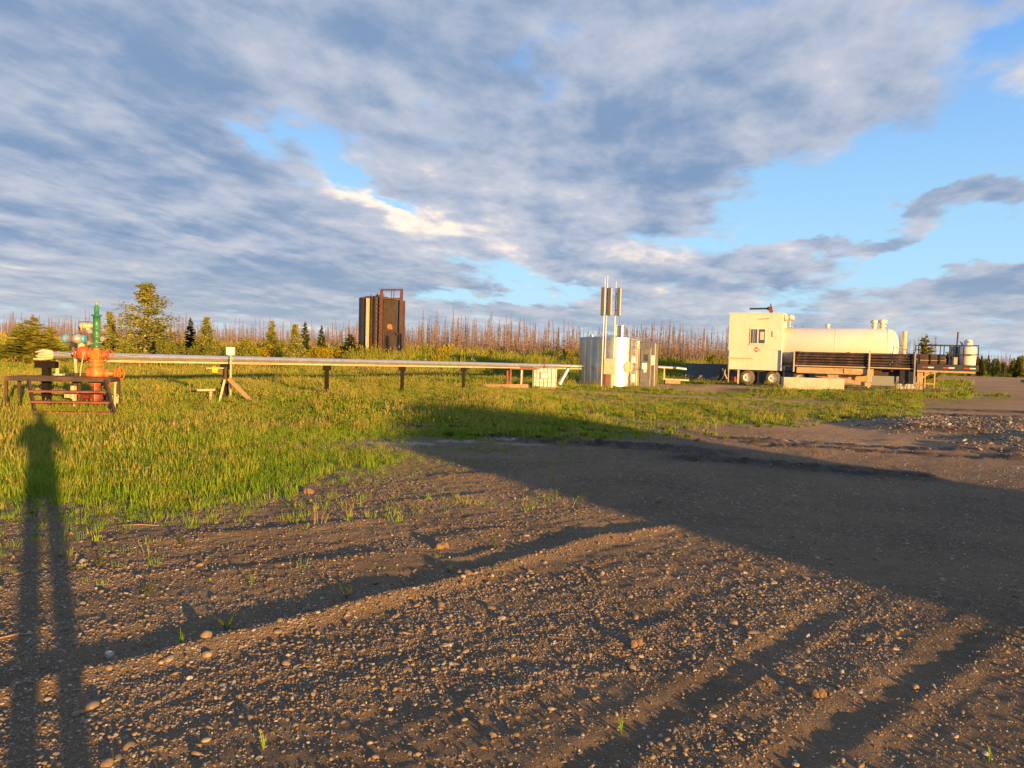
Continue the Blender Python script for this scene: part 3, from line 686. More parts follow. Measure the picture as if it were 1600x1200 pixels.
for k, a_ in enumerate([(-1.62, 4.22, .10, 10, 'spreading lit green weed just behind the gravel ridge'), (-1.06, 4.78, .12, 10, 'upright leafy weed in the dark hollow beside the ridge'),
        (-.45, 5.42, .09, 9, 'small leafy weed next to the orange clods on the ridge'), (-2.35, 4.75, .11, 9, 'tall thin leafy weed at the edge of the leg shadow'),
        (-1.75, 4.98, .12, 9, 'grassy sprig standing alone on the open dirt', 'blade'), (-1.78, 3.98, .10, 7, 'few grass blades growing out of the ridge near the biggest cobble', 'blade'),
        (-.98, 2.95, .09, 8, 'grass sprig among pale stones in front of the ridge', 'blade'), (-2.62, 5.9, .14, 12, 'bushy weed midway between ridge and grass'),
        (-.1, 6.15, .12, 9, 'small pale weed on the far side of the ridge'), (.52, 3.15, .08, 6, 'tiny grass sprig in the gravel by the wheel ruts', 'blade'),
        (1.62, 5.05, .06, 6, 'tiny weed at the edge of the big shadow'), (2.02, 2.98, .08, 7, 'grass sprig at the bottom of the wheel rut', 'blade'), (-3.0, 5.35, .12, 10, 'yellow green weed inside the long narrow shadow')]):
    weed(*a_[:5], *(a_[5:] or ('leafy',)), seed=k)

# ---------------------------------------------------------------- trees
def leafquads(mb, pts, size, u, flat=0.):
    for p in pts:
        s_ = size*u.uniform(.6, 1.3); a = Vector((u.gauss(0, 1), u.gauss(0, 1), u.gauss(0, 1)*(1-flat))).normalized(); b_ = a.orthogonal().normalized(); b_ = Matrix.Rotation(u.uniform(0, 6.28), 3, a) @ b_
        mb.add([p-a*s_*.5, p+b_*s_*.32, p+a*s_*.5, p-b_*s_*.32], [(0, 1, 2, 3)])
def broadleaf(seed, h, wd, nl, leaf, base=.08, top=1.1, stems=1):
    """unit of trunk mesh and crown mesh: leaves held in sprays along each limb"""
    u = random.Random(seed); tr = MB(); cr = MB()
    for st in range(stems):
        ox, oy = (0, 0) if stems == 1 else (u.gauss(0, wd*.22), u.gauss(0, wd*.22))
        hh = h*(1 if st == 0 else u.uniform(.6, .95)); bend = u.gauss(0, .05)*h
        def axis(t): return Vector((ox*(.5+.5*t)+bend*t*t, oy*(.5+.5*t)+.5*bend*t*t, hh*t))
        tr.tube([axis(t) for t in (0, .3, .6, .85, 1)], [h*.013, h*.010, h*.007, h*.004, h*.002], 6)
        nb = int(26/stems**.5)+4
        for k in range(nb):
            t = base+(1-base)*((k+u.random())/nb)
            prof = (min(1, (t-base+.10)*4)**.7)*((1-t)**.95*1.0+.07) if t < 1 else 0
            L = wd*.5*max(.08, prof)*u.uniform(.6, 1.25); a_ = k*2.4+u.gauss(0, .4); rise = u.uniform(.35, .9)
            d = Vector((math.cos(a_), math.sin(a_), rise)).normalized(); p0 = axis(t); p1 = p0+d*L; pm = p0+d*L*.5+Vector((0, 0, -.04*L))
            tr.tube([p0, pm, p1], [h*.004, h*.0025, h*.001], 4)
            m_ = int(nl/stems/nb*(.35+prof)*1.1)
            pts = []
            for q_ in range(m_):
                tt = u.uniform(.12, 1.08); c = p0.lerp(p1, tt); sp_ = L*.20+.05*h*.4
                pts.append(c+Vector((u.gauss(0, sp_*.6), u.gauss(0, sp_*.6), u.gauss(0, sp_*.5))))
            leafquads(cr, pts, leaf, u)
        leafquads(cr, [axis(u.uniform(.8, 1.0))+Vector((u.gauss(0, .05*h*.5), u.gauss(0, .05*h*.5), u.uniform(0, .03*h))) for _ in range(nl//18)], leaf, u)
    return tr, cr
def conifer(seed, h, wd, dense=1.):
    u = random.Random(seed); tr = MB(); cr = MB()
    tr.tube([(0, 0, 0), (0, 0, h*.5), (0, 0, h)], [h*.016, h*.009, h*.002], 6)
    nw = int(16*dense)+6
    for k in range(nw):
        t = .06+.92*k/nw; L0 = wd*.5*(1-t)**.8+wd*.03
        for b_ in range(int(7*dense)):
            a_ = u.uniform(0, 6.28); L = L0*u.uniform(.65, 1.2); dz_ = u.uniform(-.05, .35); z0 = h*(t+u.uniform(-.02, .02))
            d = Vector((math.cos(a_), math.sin(a_), dz_)); p0 = Vector((0, 0, z0)); p1 = p0+d*L
            tr.tube([p0, p1], [h*.003, h*.001], 3)
            for q_ in range(9):
                tt = .15+.85*q_/8; c = p0.lerp(p1, tt); sd = Vector((-d.y, d.x, 0)).normalized()
                for sg in (-1, 1):
                    ln = L*.42*(1.15-tt*.6); e = c+sd*sg*ln*u.uniform(.6, 1.1)+d*ln*.6+Vector((0, 0, u.gauss(.02, .04)*h*.3)); wv = d*ln*.35+Vector((0, 0, .018*h))
                    cr.add([c-wv*.5, e, c+wv], [(0, 1, 2)])
    for q_ in range(14):
        z0 = h*u.uniform(.9, 1.0); a_ = u.uniform(0, 6.28); L = h*.035; d = Vector((math.cos(a_), math.sin(a_), .9)); c = Vector((0, 0, z0)); cr.add([c, c+d*L, c+Vector((0, 0, L*.5))], [(0, 1, 2)])
    return tr, cr
def treekind(name, tr, cr, bark, leaf):
    return (name, tr.mesh('trunk', bark), cr.mesh('crown', leaf))
KINDS = {
 'aspen': treekind('aspen', *broadleaf(3, 6.0, 3.6, 9500, .11, .03), M['palebark'], M['poplar']),
 'poplar': [treekind('poplar_tree', *broadleaf(11+s, 3.0, 1.55, 4600, .10, .04), M['palebark'], M['poplar']) for s in range(3)],
 'willow': [treekind('willow_bush', *broadleaf(21+s, 1.9, 2.2, 4200, .10, .03, stems=5), M['bark'], M['shrubleaf']) for s in range(3)],
 'spruce': [treekind('spruce_tree', *conifer(31+s, 3.0, 1.3), M['bark'], M['needle']) for s in range(3)],
 'pine': [treekind('young_pine', *conifer(41+s, 2.6, 2.0, .9), M['bark'], M['needle_y']) for s in range(3)],
 'clover': [treekind('flowering_bush', *broadleaf(51+s, 1.2, 2.0, 2600, .10, .03, stems=8), M['bark'], M['flower']) for s in range(2)],
}
def bear(px, d):                                  # a spot at bearing px (photo column) and distance d ahead
    return (px-800)/1150*d
def plant(kind, x, y, h, wd, label, cat, group=None, rz=0., zoff=-.05, name=None):
    nm, tm, cm = kind
    t = thing(name or nm, label, cat, (x, y, gz(x, y)+zoff), rz, group)
    h0 = max(v.co.z for v in tm.vertices); wd0 = max(max(abs(v.co.x), abs(v.co.y)) for v in cm.vertices)*2
    t.scale = (wd/wd0, wd/wd0, h/h0)
    link(bpy.data.objects.new('trunk', tm), t); link(bpy.data.objects.new('crown', cm), t)
    return t
def pl(kind, px, d, h, wd, label, cat='tree', **kw):
    if d < 70: wd *= 1.28; h *= 1.08
    return plant(kind, bear(px, d), d, h, wd, label, cat, **kw)
K = KINDS
pl(K['aspen'], 226, 47, 4.9, 7.0, 'tallest leafy tree, pale green with a pointed airy crown')
pl(K['poplar'][0], 176, 48, 3.2, 1.9, 'slim young poplar leaning against the tallest leafy tree')
pl(K['spruce'][0], 296, 52, 2.9, 1.2, 'dark spruce between the tallest leafy tree and a pale poplar', rz=.4)
pl(K['poplar'][1], 325, 47, 3.0, 2.0, 'pale poplar just beyond the dark spruce, above the pipe', rz=1.)
pl(K['willow'][0], 372, 47, 1.9, 2.2, 'broad loose bush standing behind the white box on its stake', 'bush')
pl(K['pine'][0], 424, 58, 2.7, 1.5, 'yellow green young conifer behind the yellow flowering bushes', rz=2.)
pl(K['poplar'][2], 460, 47, 2.7, 1.8, 'pale poplar between two patches of yellow flowers', rz=.6)
pl(K['spruce'][1], 475, 56, 2.6, 1.1, 'small dark spruce showing over the shoulder of a pale poplar', rz=1.2)
pl(K['spruce'][2], 501, 58, 2.35, 1.0, 'thin sparse spruce above the longer patch of yellow flowers', rz=.2)
pl(K['spruce'][1], 546, 56, 1.8, 2.1, 'dark rounded spruce right beside the brown tank', rz=2.2)
pl(K['willow'][1], 541, 50, 1.2, 1.6, 'small light bush at the foot of the brown tank', 'bush')
pl(K['pine'][1], 28, 46, 2.5, 2.6, 'yellow green pine closest to the edge of the picture', rz=.3)
pl(K['pine'][2], 50, 45, 2.9, 2.8, 'middle and tallest of the three yellow green pines', rz=1.3)
pl(K['pine'][0], 76, 46, 2.35, 2.5, 'yellow green pine nearest the wellhead', rz=2.3)
pl(K['willow'][2], 140, 46, 1.6, 2.0, 'low loose bush directly behind the green wellhead pipe', 'bush', rz=.7)
pl(K['willow'][0], 205, 44, 1.6, 2.2, 'leafy bush at the foot of the tallest leafy tree, on the wellhead side', 'bush', rz=1.9)
pl(K['willow'][1], 262, 44, 1.7, 2.4, 'leafy bush at the foot of the tallest leafy tree, on the tank side', 'bush', rz=2.9)
pl(K['willow'][2], 305, 45, 1.4, 1.9, 'low bush under the dark spruce', 'bush', rz=.1)
pl(K['willow'][0], 398, 45, 1.0, 1.7, 'low dark bush beside the broad loose bush', 'bush', rz=2.4)
pl(K['willow'][1], 440, 45, .9, 1.6, 'low bush in front of the first patch of yellow flowers', 'bush', rz=1.4)
for k, (p_, d_, h_, w_, lab) in enumerate(((108, 47, 1.5, 2.0, 'bush right behind the blue capped actuator'), (155, 50, 1.9, 2.2, 'taller bush behind the wellhead, under the slim poplar'), (190, 51, 1.8, 2.4, 'bush behind the slim poplar'),
        (246, 50, 1.9, 2.6, 'bush under the drooping side of the tallest leafy tree'), (282, 48, 1.6, 2.0, 'bush between the tallest leafy tree and dark spruce'), (344, 50, 1.6, 2.0, 'bush filling the gap beside the pale poplar and the white box'),
        (8, 48, 1.3, 2.4, 'bush at the extreme edge before the yellow green pines'), (64, 50, 1.6, 2.4, 'bush behind the yellow green pines'), (385, 51, 1.5, 1.8, 'bush behind the broad loose bush'), (446, 52, 1.5, 1.8, 'bush against the pale poplar on the wellhead side'))):
    pl(K['willow'][(k+1) % 3], p_, d_, h_, w_*.9, lab, 'bush', rz=k*1.7)
pl(K['clover'][0], 414, 50, 1.35, 2.6, 'smaller yellow flowering bush, between the broad bush and a poplar', 'bush')
pl(K['clover'][1], 490, 50, 1.25, 2.0, 'yellow flowering bush touching the pale poplar', 'bush', rz=.8)
pl(K['clover'][0], 516, 51, 1.15, 2.2, 'yellow flowering bush nearest the brown tank', 'bush', rz=2.)
pl(K['pine'][1], 1443, 56, 3.5, 2.2, 'lone young pine rising behind the railing of the pipe trailer', rz=.5)
pl(K['spruce'][0], 1612, 66, 2.2, 1.5, 'dark spruce at the far edge of the road', rz=.9)
for k, (p_, d_, h_) in enumerate(((655, 58, 1.3), (702, 60, 1.1), (1112, 62, 1.5), (1128, 60, 1.3), (880, 62, 1.2), (768, 61, 1.0))):
    pl(K['willow'][k % 3], p_, d_, h_, 1.5, ['low bush on the bank just past the brown tank', 'low bush on the bank between tank and silver building', 'bush growing above the slate panel', 'bush growing right behind the white cabin', 'leafy bush on the bank beside the silver building', 'low bush on the bank above the dark shadow'][k], 'bush', rz=k*1.1)
u = random.Random(77)
for k in range(80):
    px_ = u.uniform(1440, 1640) if k < 20 else u.uniform(1512, 1625); d_ = u.uniform(103, 128); kd = u.choice([K['spruce'][k % 3], K['pine'][k % 3], K['poplar'][k % 3], K['spruce'][k % 3]])
    pl(kd, px_, d_, u.uniform(2.0, 3.2), u.uniform(1.1, 2.0), 'young tree in the green belt beyond the road', group='young trees in the belt beyond the road', name='sapling', rz=u.uniform(0, 6))

# dead burnt trees: the 300 that show largest singly, the rest as one mass
def deadtree(seed, h):
    u = random.Random(seed); mb = MB(); bend = u.gauss(0, .012)*h
    mb.tube([(0, 0, 0), (bend*.3, 0, h*.5), (bend, 0, h)], [h*.0075, h*.0055, h*.002], 4)
    for k in range(90):
        t = .10+.88*u.random()**.8; a_ = u.uniform(0, 6.28); L = h*.10*(1.12-t)*u.uniform(.4, 1.3); p = Vector((bend*t*t, 0, h*t)); d = Vector((math.cos(a_), math.sin(a_), u.uniform(-.3, .5)))
        e = p+d*L; sd = Vector((0, 0, h*.0045)); mb.add([p-sd, p+sd, e], [(0, 1, 2)])
        sd = Vector((-d.y, d.x, 0))*h*.0045; mb.add([p-sd, p+sd, e], [(0, 1, 2)])
    return mb.mesh('dead_tree', M['deadbark'])
DT = [deadtree(s, 6.) for s in range(9)]
u = random.Random(5)
spots = []
for k in range(6500):
    px_ = u.uniform(-60, 1700); d_ = 112+95*u.random()**.8
    if 1140 < px_ < 1500 and u.random() < .5: continue
    if px_ > 1460: d_ += 15
    h_ = 2.4+4.8*u.random()**1.25*(.82+.36*float(vn(px_*.012, 3.3, 4)))
    if px_ < 560: h_ *= .92
    if px_ > 1460: h_ *= .62
    if 640 < px_ < 1140: h_ *= 1.10
    spots.append((h_/d_, px_, d_, h_))
spots.sort(reverse=True); rest = []
for k, (_, px_, d_, h_) in enumerate(spots):
    x_ = bear(px_, d_); z_ = float(z_base(x_, d_))-.2; s_ = h_/6.; rz_ = u.uniform(0, 6.28); tl = (u.gauss(0, .02), u.gauss(0, .03))
    if k < 300:
        o = link(bpy.data.objects.new('dead_tree', DT[k % 9])); o.location = (x_, d_, z_); o.rotation_euler = (tl[0], tl[1], rz_); o.scale = (s_*1.25, s_*1.25, s_)
        tag(o, 'tall bare burnt tree standing clear of the brown thicket', 'tree', 'bare burnt trees on the skyline')
    else: rest.append((x_, d_, z_, tl[0], tl[1], rz_, s_*1.25, s_*1.25, s_, k % 9))
for k in range(9000):                             # low dead brush between them
    px_ = u.uniform(-60, 1700); d_ = u.uniform(108, 190); s_ = u.uniform(.30, .55)*(.6 if px_ > 1460 else 1)
    x_ = bear(px_, d_); rest.append((x_, d_, float(z_base(x_, d_))-.2, u.gauss(0, .06), u.gauss(0, .06), u.uniform(0, 6.28), s_*2.2, s_*2.2, s_, k % 9))
rr = np.array(rest)
scatter('dead_forest', rr[:, :3], rr[:, 3:6], rr[:, 6:9], rr[:, 9].astype(int), [bpy.data.objects.new('dead_tree_kind', m_) for m_ in DT], 'dense thicket of bare reddish dead trees and brush')

# ---------------------------------------------------------------- wellhead
WX, WY = -9.75, 17.25
WZ = gz(WX, WY)-.03
SCL = 17.25/1150
def wx(p): return (p-151.7)*SCL
def wz(p): return (645-p)*SCL
t = thing('wellhead', 'orange wellhead with a tall green lubricator pipe on top', 'wellhead', (WX, WY, WZ))
V = lambda p, y=0., z=0.: (wx(p), y, wz(z))
MB().lathe((0, 0, -.1), (0, 0, 1), [(0, .13), (.16, .13), (.16, .20), (.20, .20), (.20, .12), (.34, .12), (.38, .15), (.52, .15), (.56, .11), (.70, .11)], 20).cyl((-.30, 0, .34), (.34, 0, .34), .055).cyl((.30, 0, .34), (.36, 0, .34), .09).cyl((-.32, 0, .34), (-.27, 0, .34), .09).build('casing_spool', M['maroon'], t)
MB().lathe((0, 0, .60), (0, 0, 2), [(0, .10), (.01, .15), (.05, .15), (.051, .18), (.08, .18), (.085, .11), (.18, .11)], 20).build('tubing_flange', M['redorange'], t)
mv = MB().lathe((0, 0, .76), (0, 0, 2), [(0, .09), (.04, .14), (.10, .16), (.22, .16), (.28, .12), (.32, .09)], 18).lathe((-.02, 0, .90), (1, 0, .90), [(-.18, .10), (-.12, .14), (0, .13), (.12, .12), (.14, .09), (.24, .085), (.26, .10), (.30, .10), (.32, .05), (.44, .035)], 14).build('master_valve', M['orange'], t)
MB().wheel((.46, 0, .90), (1, .25, 0), .13, .016).build('handwheel', M['orange'], mv)
MB().cyl((.44, 0, .90), (.58, 0, .90), .012, 8).wheel((.58, -.02, .91), (1, -.12, .1), .13, .016).build('handwheel', M['orange'], mv)
MB().lathe((0, 0, 1.08), (0, 0, 2), [(0, .16), (.06, .16), (.062, .14), (.08, .14), (.082, .165), (.14, .165), (.15, .095), (.17, .09), (.34, .09), (.36, .075), (.42, .07)], 20).build('tree_flange', M['orange'], t)
fb = MB()
for (rr_, z0_, z1_, n_) in ((.165, .62, .70, 8), (.18, .135, .225, 8), (.145, 1.085, 1.23, 8), (.10, 2.235, 2.275, 6)):
    for a_ in range(n_):
        c_, s_ = math.cos(a_*6.283/n_+.2)*rr_*.93, math.sin(a_*6.283/n_+.2)*rr_*.93; fb.cyl((c_, s_, z0_), (c_, s_, z1_), .013, 6)
fb.build('flange_bolts', M['darkgrey'], t)
cr = MB().box((0, 0, 1.33), (.20, .18, .20)).cyl((-.22, 0, 1.33), (.2, 0, 1.33), .07).build('flow_cross', M['orange'], t, .015)
wv = MB().lathe((-.10, -.01, 1.36), (-1, -.01, 1.36), [(0, .09), (.03, .12), (.05, .12), (.06, .09), (.10, .14), (.16, .165), (.24, .165), (.30, .13), (.32, .09)], 18).build('wing_valve', M['redorange'], t)
MB().cyl((-.28, -.16, 1.36), (-.28, -.3, 1.36), .02, 8).wheel((-.28, -.31, 1.36), (.6, 1, .1), .10, .013).build('handwheel', M['redorange'], wv)
wv = MB().lathe((.09, .02, 1.34), (1, .02, 1.34), [(0, .06), (.05, .09), (.12, .09), (.14, .05), (.18, .04)], 12).build('wing_valve', M['redorange'], t)
MB().wheel((.30, .0, 1.37), (1, -.4, .15), .10, .012).cyl((.2, .02, 1.34), (.30, 0, 1.37), .014, 6).build('handwheel', M['redorange'], wv)
MB().lathe((0, 0, 1.48), (0, 0, 3), [(0, .07), (.02, .085), (.09, .085), (.10, .062), (.24, .062), (.25, .085), (.30, .085), (.31, .078), (.44, .078), (.45, .088), (.48, .088), (.49, .078), (.76, .078), (.765, .115), (.785, .115), (.79, .052), (.98, .052), (1.0, .03), (1.03, .03)], 20).build('lubricator', M['green'], t)
MB().cyl((0, 0, 2.51), (0, 0, 2.56), .02, 8).box((.02, 0, 2.57), (.09, .03, .03)).cyl((-.03, 0, 2.56), (-.06, 0, 2.61), .012, 6).build('top_connector', M['grey'], t)
gg = MB().cyl((.02, -.06, 1.62), (.16, -.08, 1.62), .018, 8).cyl((.16, -.08, 1.62), (.22, -.09, 1.70), .018, 8).cyl((.22, -.10, 1.71), (.22, -.16, 1.71), .055, 14).cyl((.22, -.1, 1.71), (.33, -.1, 1.74), .012, 6).build('pressure_gauge', M['grey'], t)
MB().cyl((-.08, 0, 1.60), (-.16, 0, 1.60), .022, 8).box((-.18, 0, 1.61), (.06, .06, .09)).cyl((-.12, -.02, 1.86), (-.07, -.02, 1.86), .03, 8).box((-.13, -.03, 1.88), (.10, .06, .08)).cyl((.08, 0, 1.92), (.18, 0, 1.91), .014, 8).box((.18, 0, 1.92), (.06, .05, .05)).build('needle_valve', M['grey'], t)
MB().tube([(-.19, -.20, 1.36), (-.24, -.22, 1.0), (-.26, -.22, .78)], .012, 6).tube([(.06, -.17, 1.2), (.06, -.18, .2)], .006, 5).build('tubing_line', M['cream'], t)
MB().tube([(wx(184), -.1, .05), (wx(184), -.1, .50), (wx(184), -.08, .72)], .025, 8).cyl((wx(180), -.1, .72), (wx(188), -.1, .72), .04, 10).box((wx(176), -.1, .34), (.12, .08, .12)).box((wx(187), -.1, .30), (.09, .08, .16)).torus((wx(188), -.14, .38), (0, 1, 0), .05, .01, 12, 5).build('side_outlet', M['cream'], t)
MB().cyl((.1, -.02, .68), (.26, -.08, .66), .05, 10).cyl((.26, -.08, .66), (.32, -.1, .7), .03, 8).box((.30, -.1, .60), (.12, .06, .14), (0, .5, 0)).build('side_valve', M['redorange'], t)
# cream flowline riser beside the tree
t = thing('flow_riser', 'cream painted flow pipe with an elbow and valve on the wellhead', 'pipe', (WX, WY, WZ))
def dd(x, y, z): return (wx(x), y, wz(z))
MB().tube([dd(117, .05, 600), dd(117, .05, 556), dd(118, .05, 552.5), dd(124, .05, 551)], [.05]*4, 10).cyl(dd(117, .05, 557), dd(117, .05, 553), .075).build('lower_riser', M['cream'], t)
MB().cyl(dd(117, .05, 606), dd(117, .05, 585), .062).tube([dd(117, .05, 588), dd(125, .05, 588), dd(140, .05, 588)], .045, 8).build('lower_spool', M['rust'], t)
MB().cyl(dd(117, .0, 645), dd(117, .0, 606), .05).cyl(dd(119, -.12, 625), dd(119, -.12, 605), .05).box(dd(110, -.05, 620), (.14, .1, .12)).build('ground_spool', M['cream'], t)
MB().tube([dd(126, .05, 549), dd(125, .05, 530), dd(124.5, .05, 514), dd(126, .05, 510), dd(130, .05, 509)], [.055, .05, .047, .05, .05], 10).cyl(dd(126, .05, 548), dd(126, .05, 540), .075).build('upper_riser', M['cream'], t)
vv = MB().lathe(dd(129, .05, 511), dd(160, .05, 511), [(0, .05), (.03, .075), (.05, .075), (.06, .05), (.12, .06), (.17, .06), (.18, .045), (.30, .04)], 12).box(dd(137, .05, 514), (.07, .07, .12)).build('ball_valve', M['cream'], t)
MB().bar(dd(122, .04, 505.5), dd(140, .04, 504), .03, .018).cyl(dd(136, .05, 510), dd(136, .05, 504), .015, 6).build('lever', M['rust_red'], vv)
t = thing('valve_actuator', 'grey actuator with blue end caps above the pipe, left of the wellhead', 'actuator', (WX, WY, WZ))
z0 = wz(532)
a_ = MB().lathe((wx(106), .0, z0), (wx(140), .0, z0), [(0, .10), (.16, .10), (.165, .115), (.30, .115), (.305, .09), (.36, .09)], 16).build('cylinder', M['grey'], t)
MB().lathe((wx(100), 0, z0), (wx(140), 0, z0), [(0, .07), (.02, .105), (.075, .112), (.09, .105)], 16).build('end_cap', M['blue'], t)
MB().lathe((wx(128), 0, z0), (wx(140), 0, z0), [(0, .085), (.07, .095), (.10, .06)], 16).build('end_cap', M['blue'], t)
MB().bx(wx(112), wx(119), -.05, .05, wz(547), wz(536)).cyl((wx(115), 0, wz(551)), (wx(115), 0, wz(545)), .08).build('yoke', M['darkgrey'], t)

# access stair in front of the wellhead
t = thing('access_stair', 'rusty steel step platform in front of the orange wellhead', 'stair', (bear(99, 16.6), 16.6, gz(bear(99, 16.6), 16.6)-.05), R(12))
MB().bx(-1.08, 1.06, -.30, -.24, .765, .86).bx(-1.08, 1.06, .34, .40, .765, .86).bx(-1.08, -1.02, -.24, .34, .765, .86).bx(1.0, 1.06, -.24, .34, .765, .86).build('deck_frame', M['rust'], t, .004)
for k in range(9): MB().bx(-1.0, .98, -.225+k*.064, -.18+k*.064, .845, .866).build('deck_slat', M['rust'], t)
for (x_, y_) in ((-1.05, -.27), (-1.05, .37), (1.03, .37), (.2, .37)): MB().bx(x_-.03, x_+.03, y_-.03, y_+.03, 0, .765).build('leg', M['rust'], t)
MB().bar((-.60, -.30, .78), (-.20, -.95, .0), .05, .14).build('stringer', M['rust'], t); MB().bar((.94, -.30, .78), (1.36, -.95, .0), .05, .15).build('stringer', M['rust'], t)
for k in range(3):
    f_ = (k+1)/3.4; MB().bx(-.60+.40*f_, .94+.42*f_, -.33-.60*f_-.18, -.33-.60*f_+.06, .78-.74*f_-.02, .78-.74*f_+.02).build('step', M['rust_red'], t)
tag(MB().box((0, 0, .06), (.18, .12, .04)).build('plate', M['cream']), 'small cream plate lying on the deck of the step platform', 'plate').location = (bear(92, 16.6)-.0, 16.6, gz(bear(93, 16.6), 16.6)+.80)

# ---------------------------------------------------------------- pipeline on posts
PA = Vector((-10.2, 18.5)); PD = Vector((14.1, 20.0)).normalized()
def pipe_at(px_):                                  # where the pipe passes the bearing of a photo column
    r = (px_-800)/1150; s_ = (PA.x-r*PA.y)/(r*PD.y-PD.x); return PA+PD*s_
def ph(y_): return 1.30-.0135*(y_-18)
t = thing('pipeline', 'long silver clad pipe running on posts from wellhead to silver building', 'pipe', (PA.x, PA.y, 0), math.atan2(PD.y, PD.x))
def ploc(px_): return (pipe_at(px_)-PA).dot(PD)
L0, L1 = ploc(78), ploc(910)
za = lambda s_: ph(PA.y+PD.y*s_)
k = 0; s_ = L0
while s_ < L1-.05:
    e_ = min(s_+2.4, L1); MB().cyl((s_, 0, za(s_)), (e_, 0, za(e_)), .086-.0015*(k % 2), 18).build('pipe_section', M['alu'], t); 
    MB().cyl((e_-.03, 0, za(e_)), (e_+.03, 0, za(e_)), .091, 18).build('clamp_band', M['grey'], t); s_ = e_; k += 1
MB().tube([(L0+.5, -.02, za(L0)-.128), (L1, -.02, za(L1)-.125)], .032, 10).build('tracer_pipe', M['cream'], t)
u = random.Random(12); ti = MB()
for k in range(9):
    a_ = k*.7; L_ = u.uniform(.16, .46); c_, s_ = math.cos(a_), math.sin(a_)
    ti.tube([(L0+.02, c_*.075, za(L0)+s_*.075), (L0-L_*.5, c_*u.uniform(.06, .11), za(L0)+s_*.10+u.gauss(0, .01)), (L0-L_, c_*u.uniform(.02, .10), za(L0)+s_*u.uniform(.02, .09)-.02)], [.042, .040, .014], 6)
ti.build('torn_insulation', M['cream'], t)
MB().tube([(L0+.1, -.1, za(L0)+.08), (L0+.6, -.11, za(L0)-.02), (L0+1.1, -.1, za(L0)+.06), (L0+1.6, -.12, za(L0)), (L0+2.1, -.12, za(L0)+.05)], .018, 6).build('cable', M['grey'], t)
for px_, mt in ((88, 'cream'),): MB().cyl((ploc(px_), -.02, za(0)-.12), (ploc(px_), -.02, za(0)-.42), .045, 10).build('drain_stub', M[mt], t)
names = {72: 'stout dark post holding up the open end of the pipe', 352: 'dark pipe post beside the leaning timber', 510: 'dark pipe post standing alone in front of the yellow flowers', 628: 'dark pipe post under the brown tank', 724: 'dark pipe post next before the rusty trestle'}
for px_, lab in names.items():
    q_ = pipe_at(px_); zz = gz(q_.x, q_.y); hh = ph(q_.y)-.185
    t = thing('pipe_post', lab, 'post', (q_.x, q_.y, zz-.1), math.atan2(PD.y, PD.x)-.9, 'posts under the long pipe')
    r_ = .075 if px_ == 72 else .062
    MB().bx(-r_, r_, -r_, -r_*.55, 0, hh-zz-.02).bx(-r_, r_, r_*.55, r_, 0, hh-zz-.02).bx(-r_*.22, r_*.22, -r_*.55, r_*.55, 0, hh-zz-.02).build('post', M['postpaint'], t)
    k = 1.9 if px_ == 72 else 1.
    MB().bx(-.12*k, .12*k, -.10, .10, hh-zz-.02, hh-zz+.14).build('saddle', M['postpaint'], t, .006)
def stand(px_, d_, lab, name, cat): x_ = bear(px_, d_); return thing(name, lab, cat, (x_, d_, gz(x_, d_)-.03))
q_ = pipe_at(360)
t = stand(360, q_.y-.35, 'small white junction box on a thin stake above the pipe', 'junction_box', 'box')
MB().bx(-.02, .02, -.015, .015, 0, 1.32).build('stake', M['cream'], t); MB().bx(-.095, .095, -.07, .07, 1.32, 1.55).build('box', M['plastic'], t, .012); MB().bx(-.11, .10, -.085, -.07, 1.335, 1.555).build('lid', M['paper'], t, .006)
t = stand(336, 20.6, 'cream lever bar with a yellow tag beside the dark post', 'valve_lever', 'valve')
MB().cyl((-.25, 0, .95), (.32, 0, .97), .022, 8).build('bar', M['cream'], t); MB().box((0.0, -.03, .92), (.15, .012, .16), (0, .1, 0)).build('tag', M['yellowtag'], t); MB().cyl((.28, 0, .55), (.28, 0, 1.0), .05, 8).box((.25, 0, .62), (.14, .1, .16)).cyl((.28, 0, 0), (.18, 0, .55), .035, 8).build('valve_body', M['rust'], t)
t = stand(347, 20.4, 'leaning cream stake between the dark post and the low T stand', 'leaning_stake', 'stake'); MB().bar((-.08, 0, 0), (.06, .02, .66), .07, .05).build('stake', M['cream'], t)
t = stand(322, 20.2, 'low cream T shaped stand in the grass', 't_stand', 'stand'); MB().bar((-.24, 0, .36), (.24, 0, .385), .06, .055).build('crossbar', M['cream'], t); MB().bar((.10, 0, 0), (.14, 0, .34), .055, .05).build('upright', M['cream'], t)
t = stand(378, 20.5, 'timber plank leaning against the dark pipe post', 'plank', 'plank'); MB().bar((-.40, .05, .68), (.32, -.05, .02), .045, .11).build('board', M['wood'], t, .004)
t = stand(790, 31.6, 'long timber lying in the grass before the white cage tank', 'timber', 'timber'); MB().box((0, 0, .15), (1.95, .16, .16), (0, R(-1.5), R(8))).build('beam', M['wood'], t, .01)
MB().box((-.98, .12, .06), (.3, .2, .06)).build('offcut', M['wood'], t)
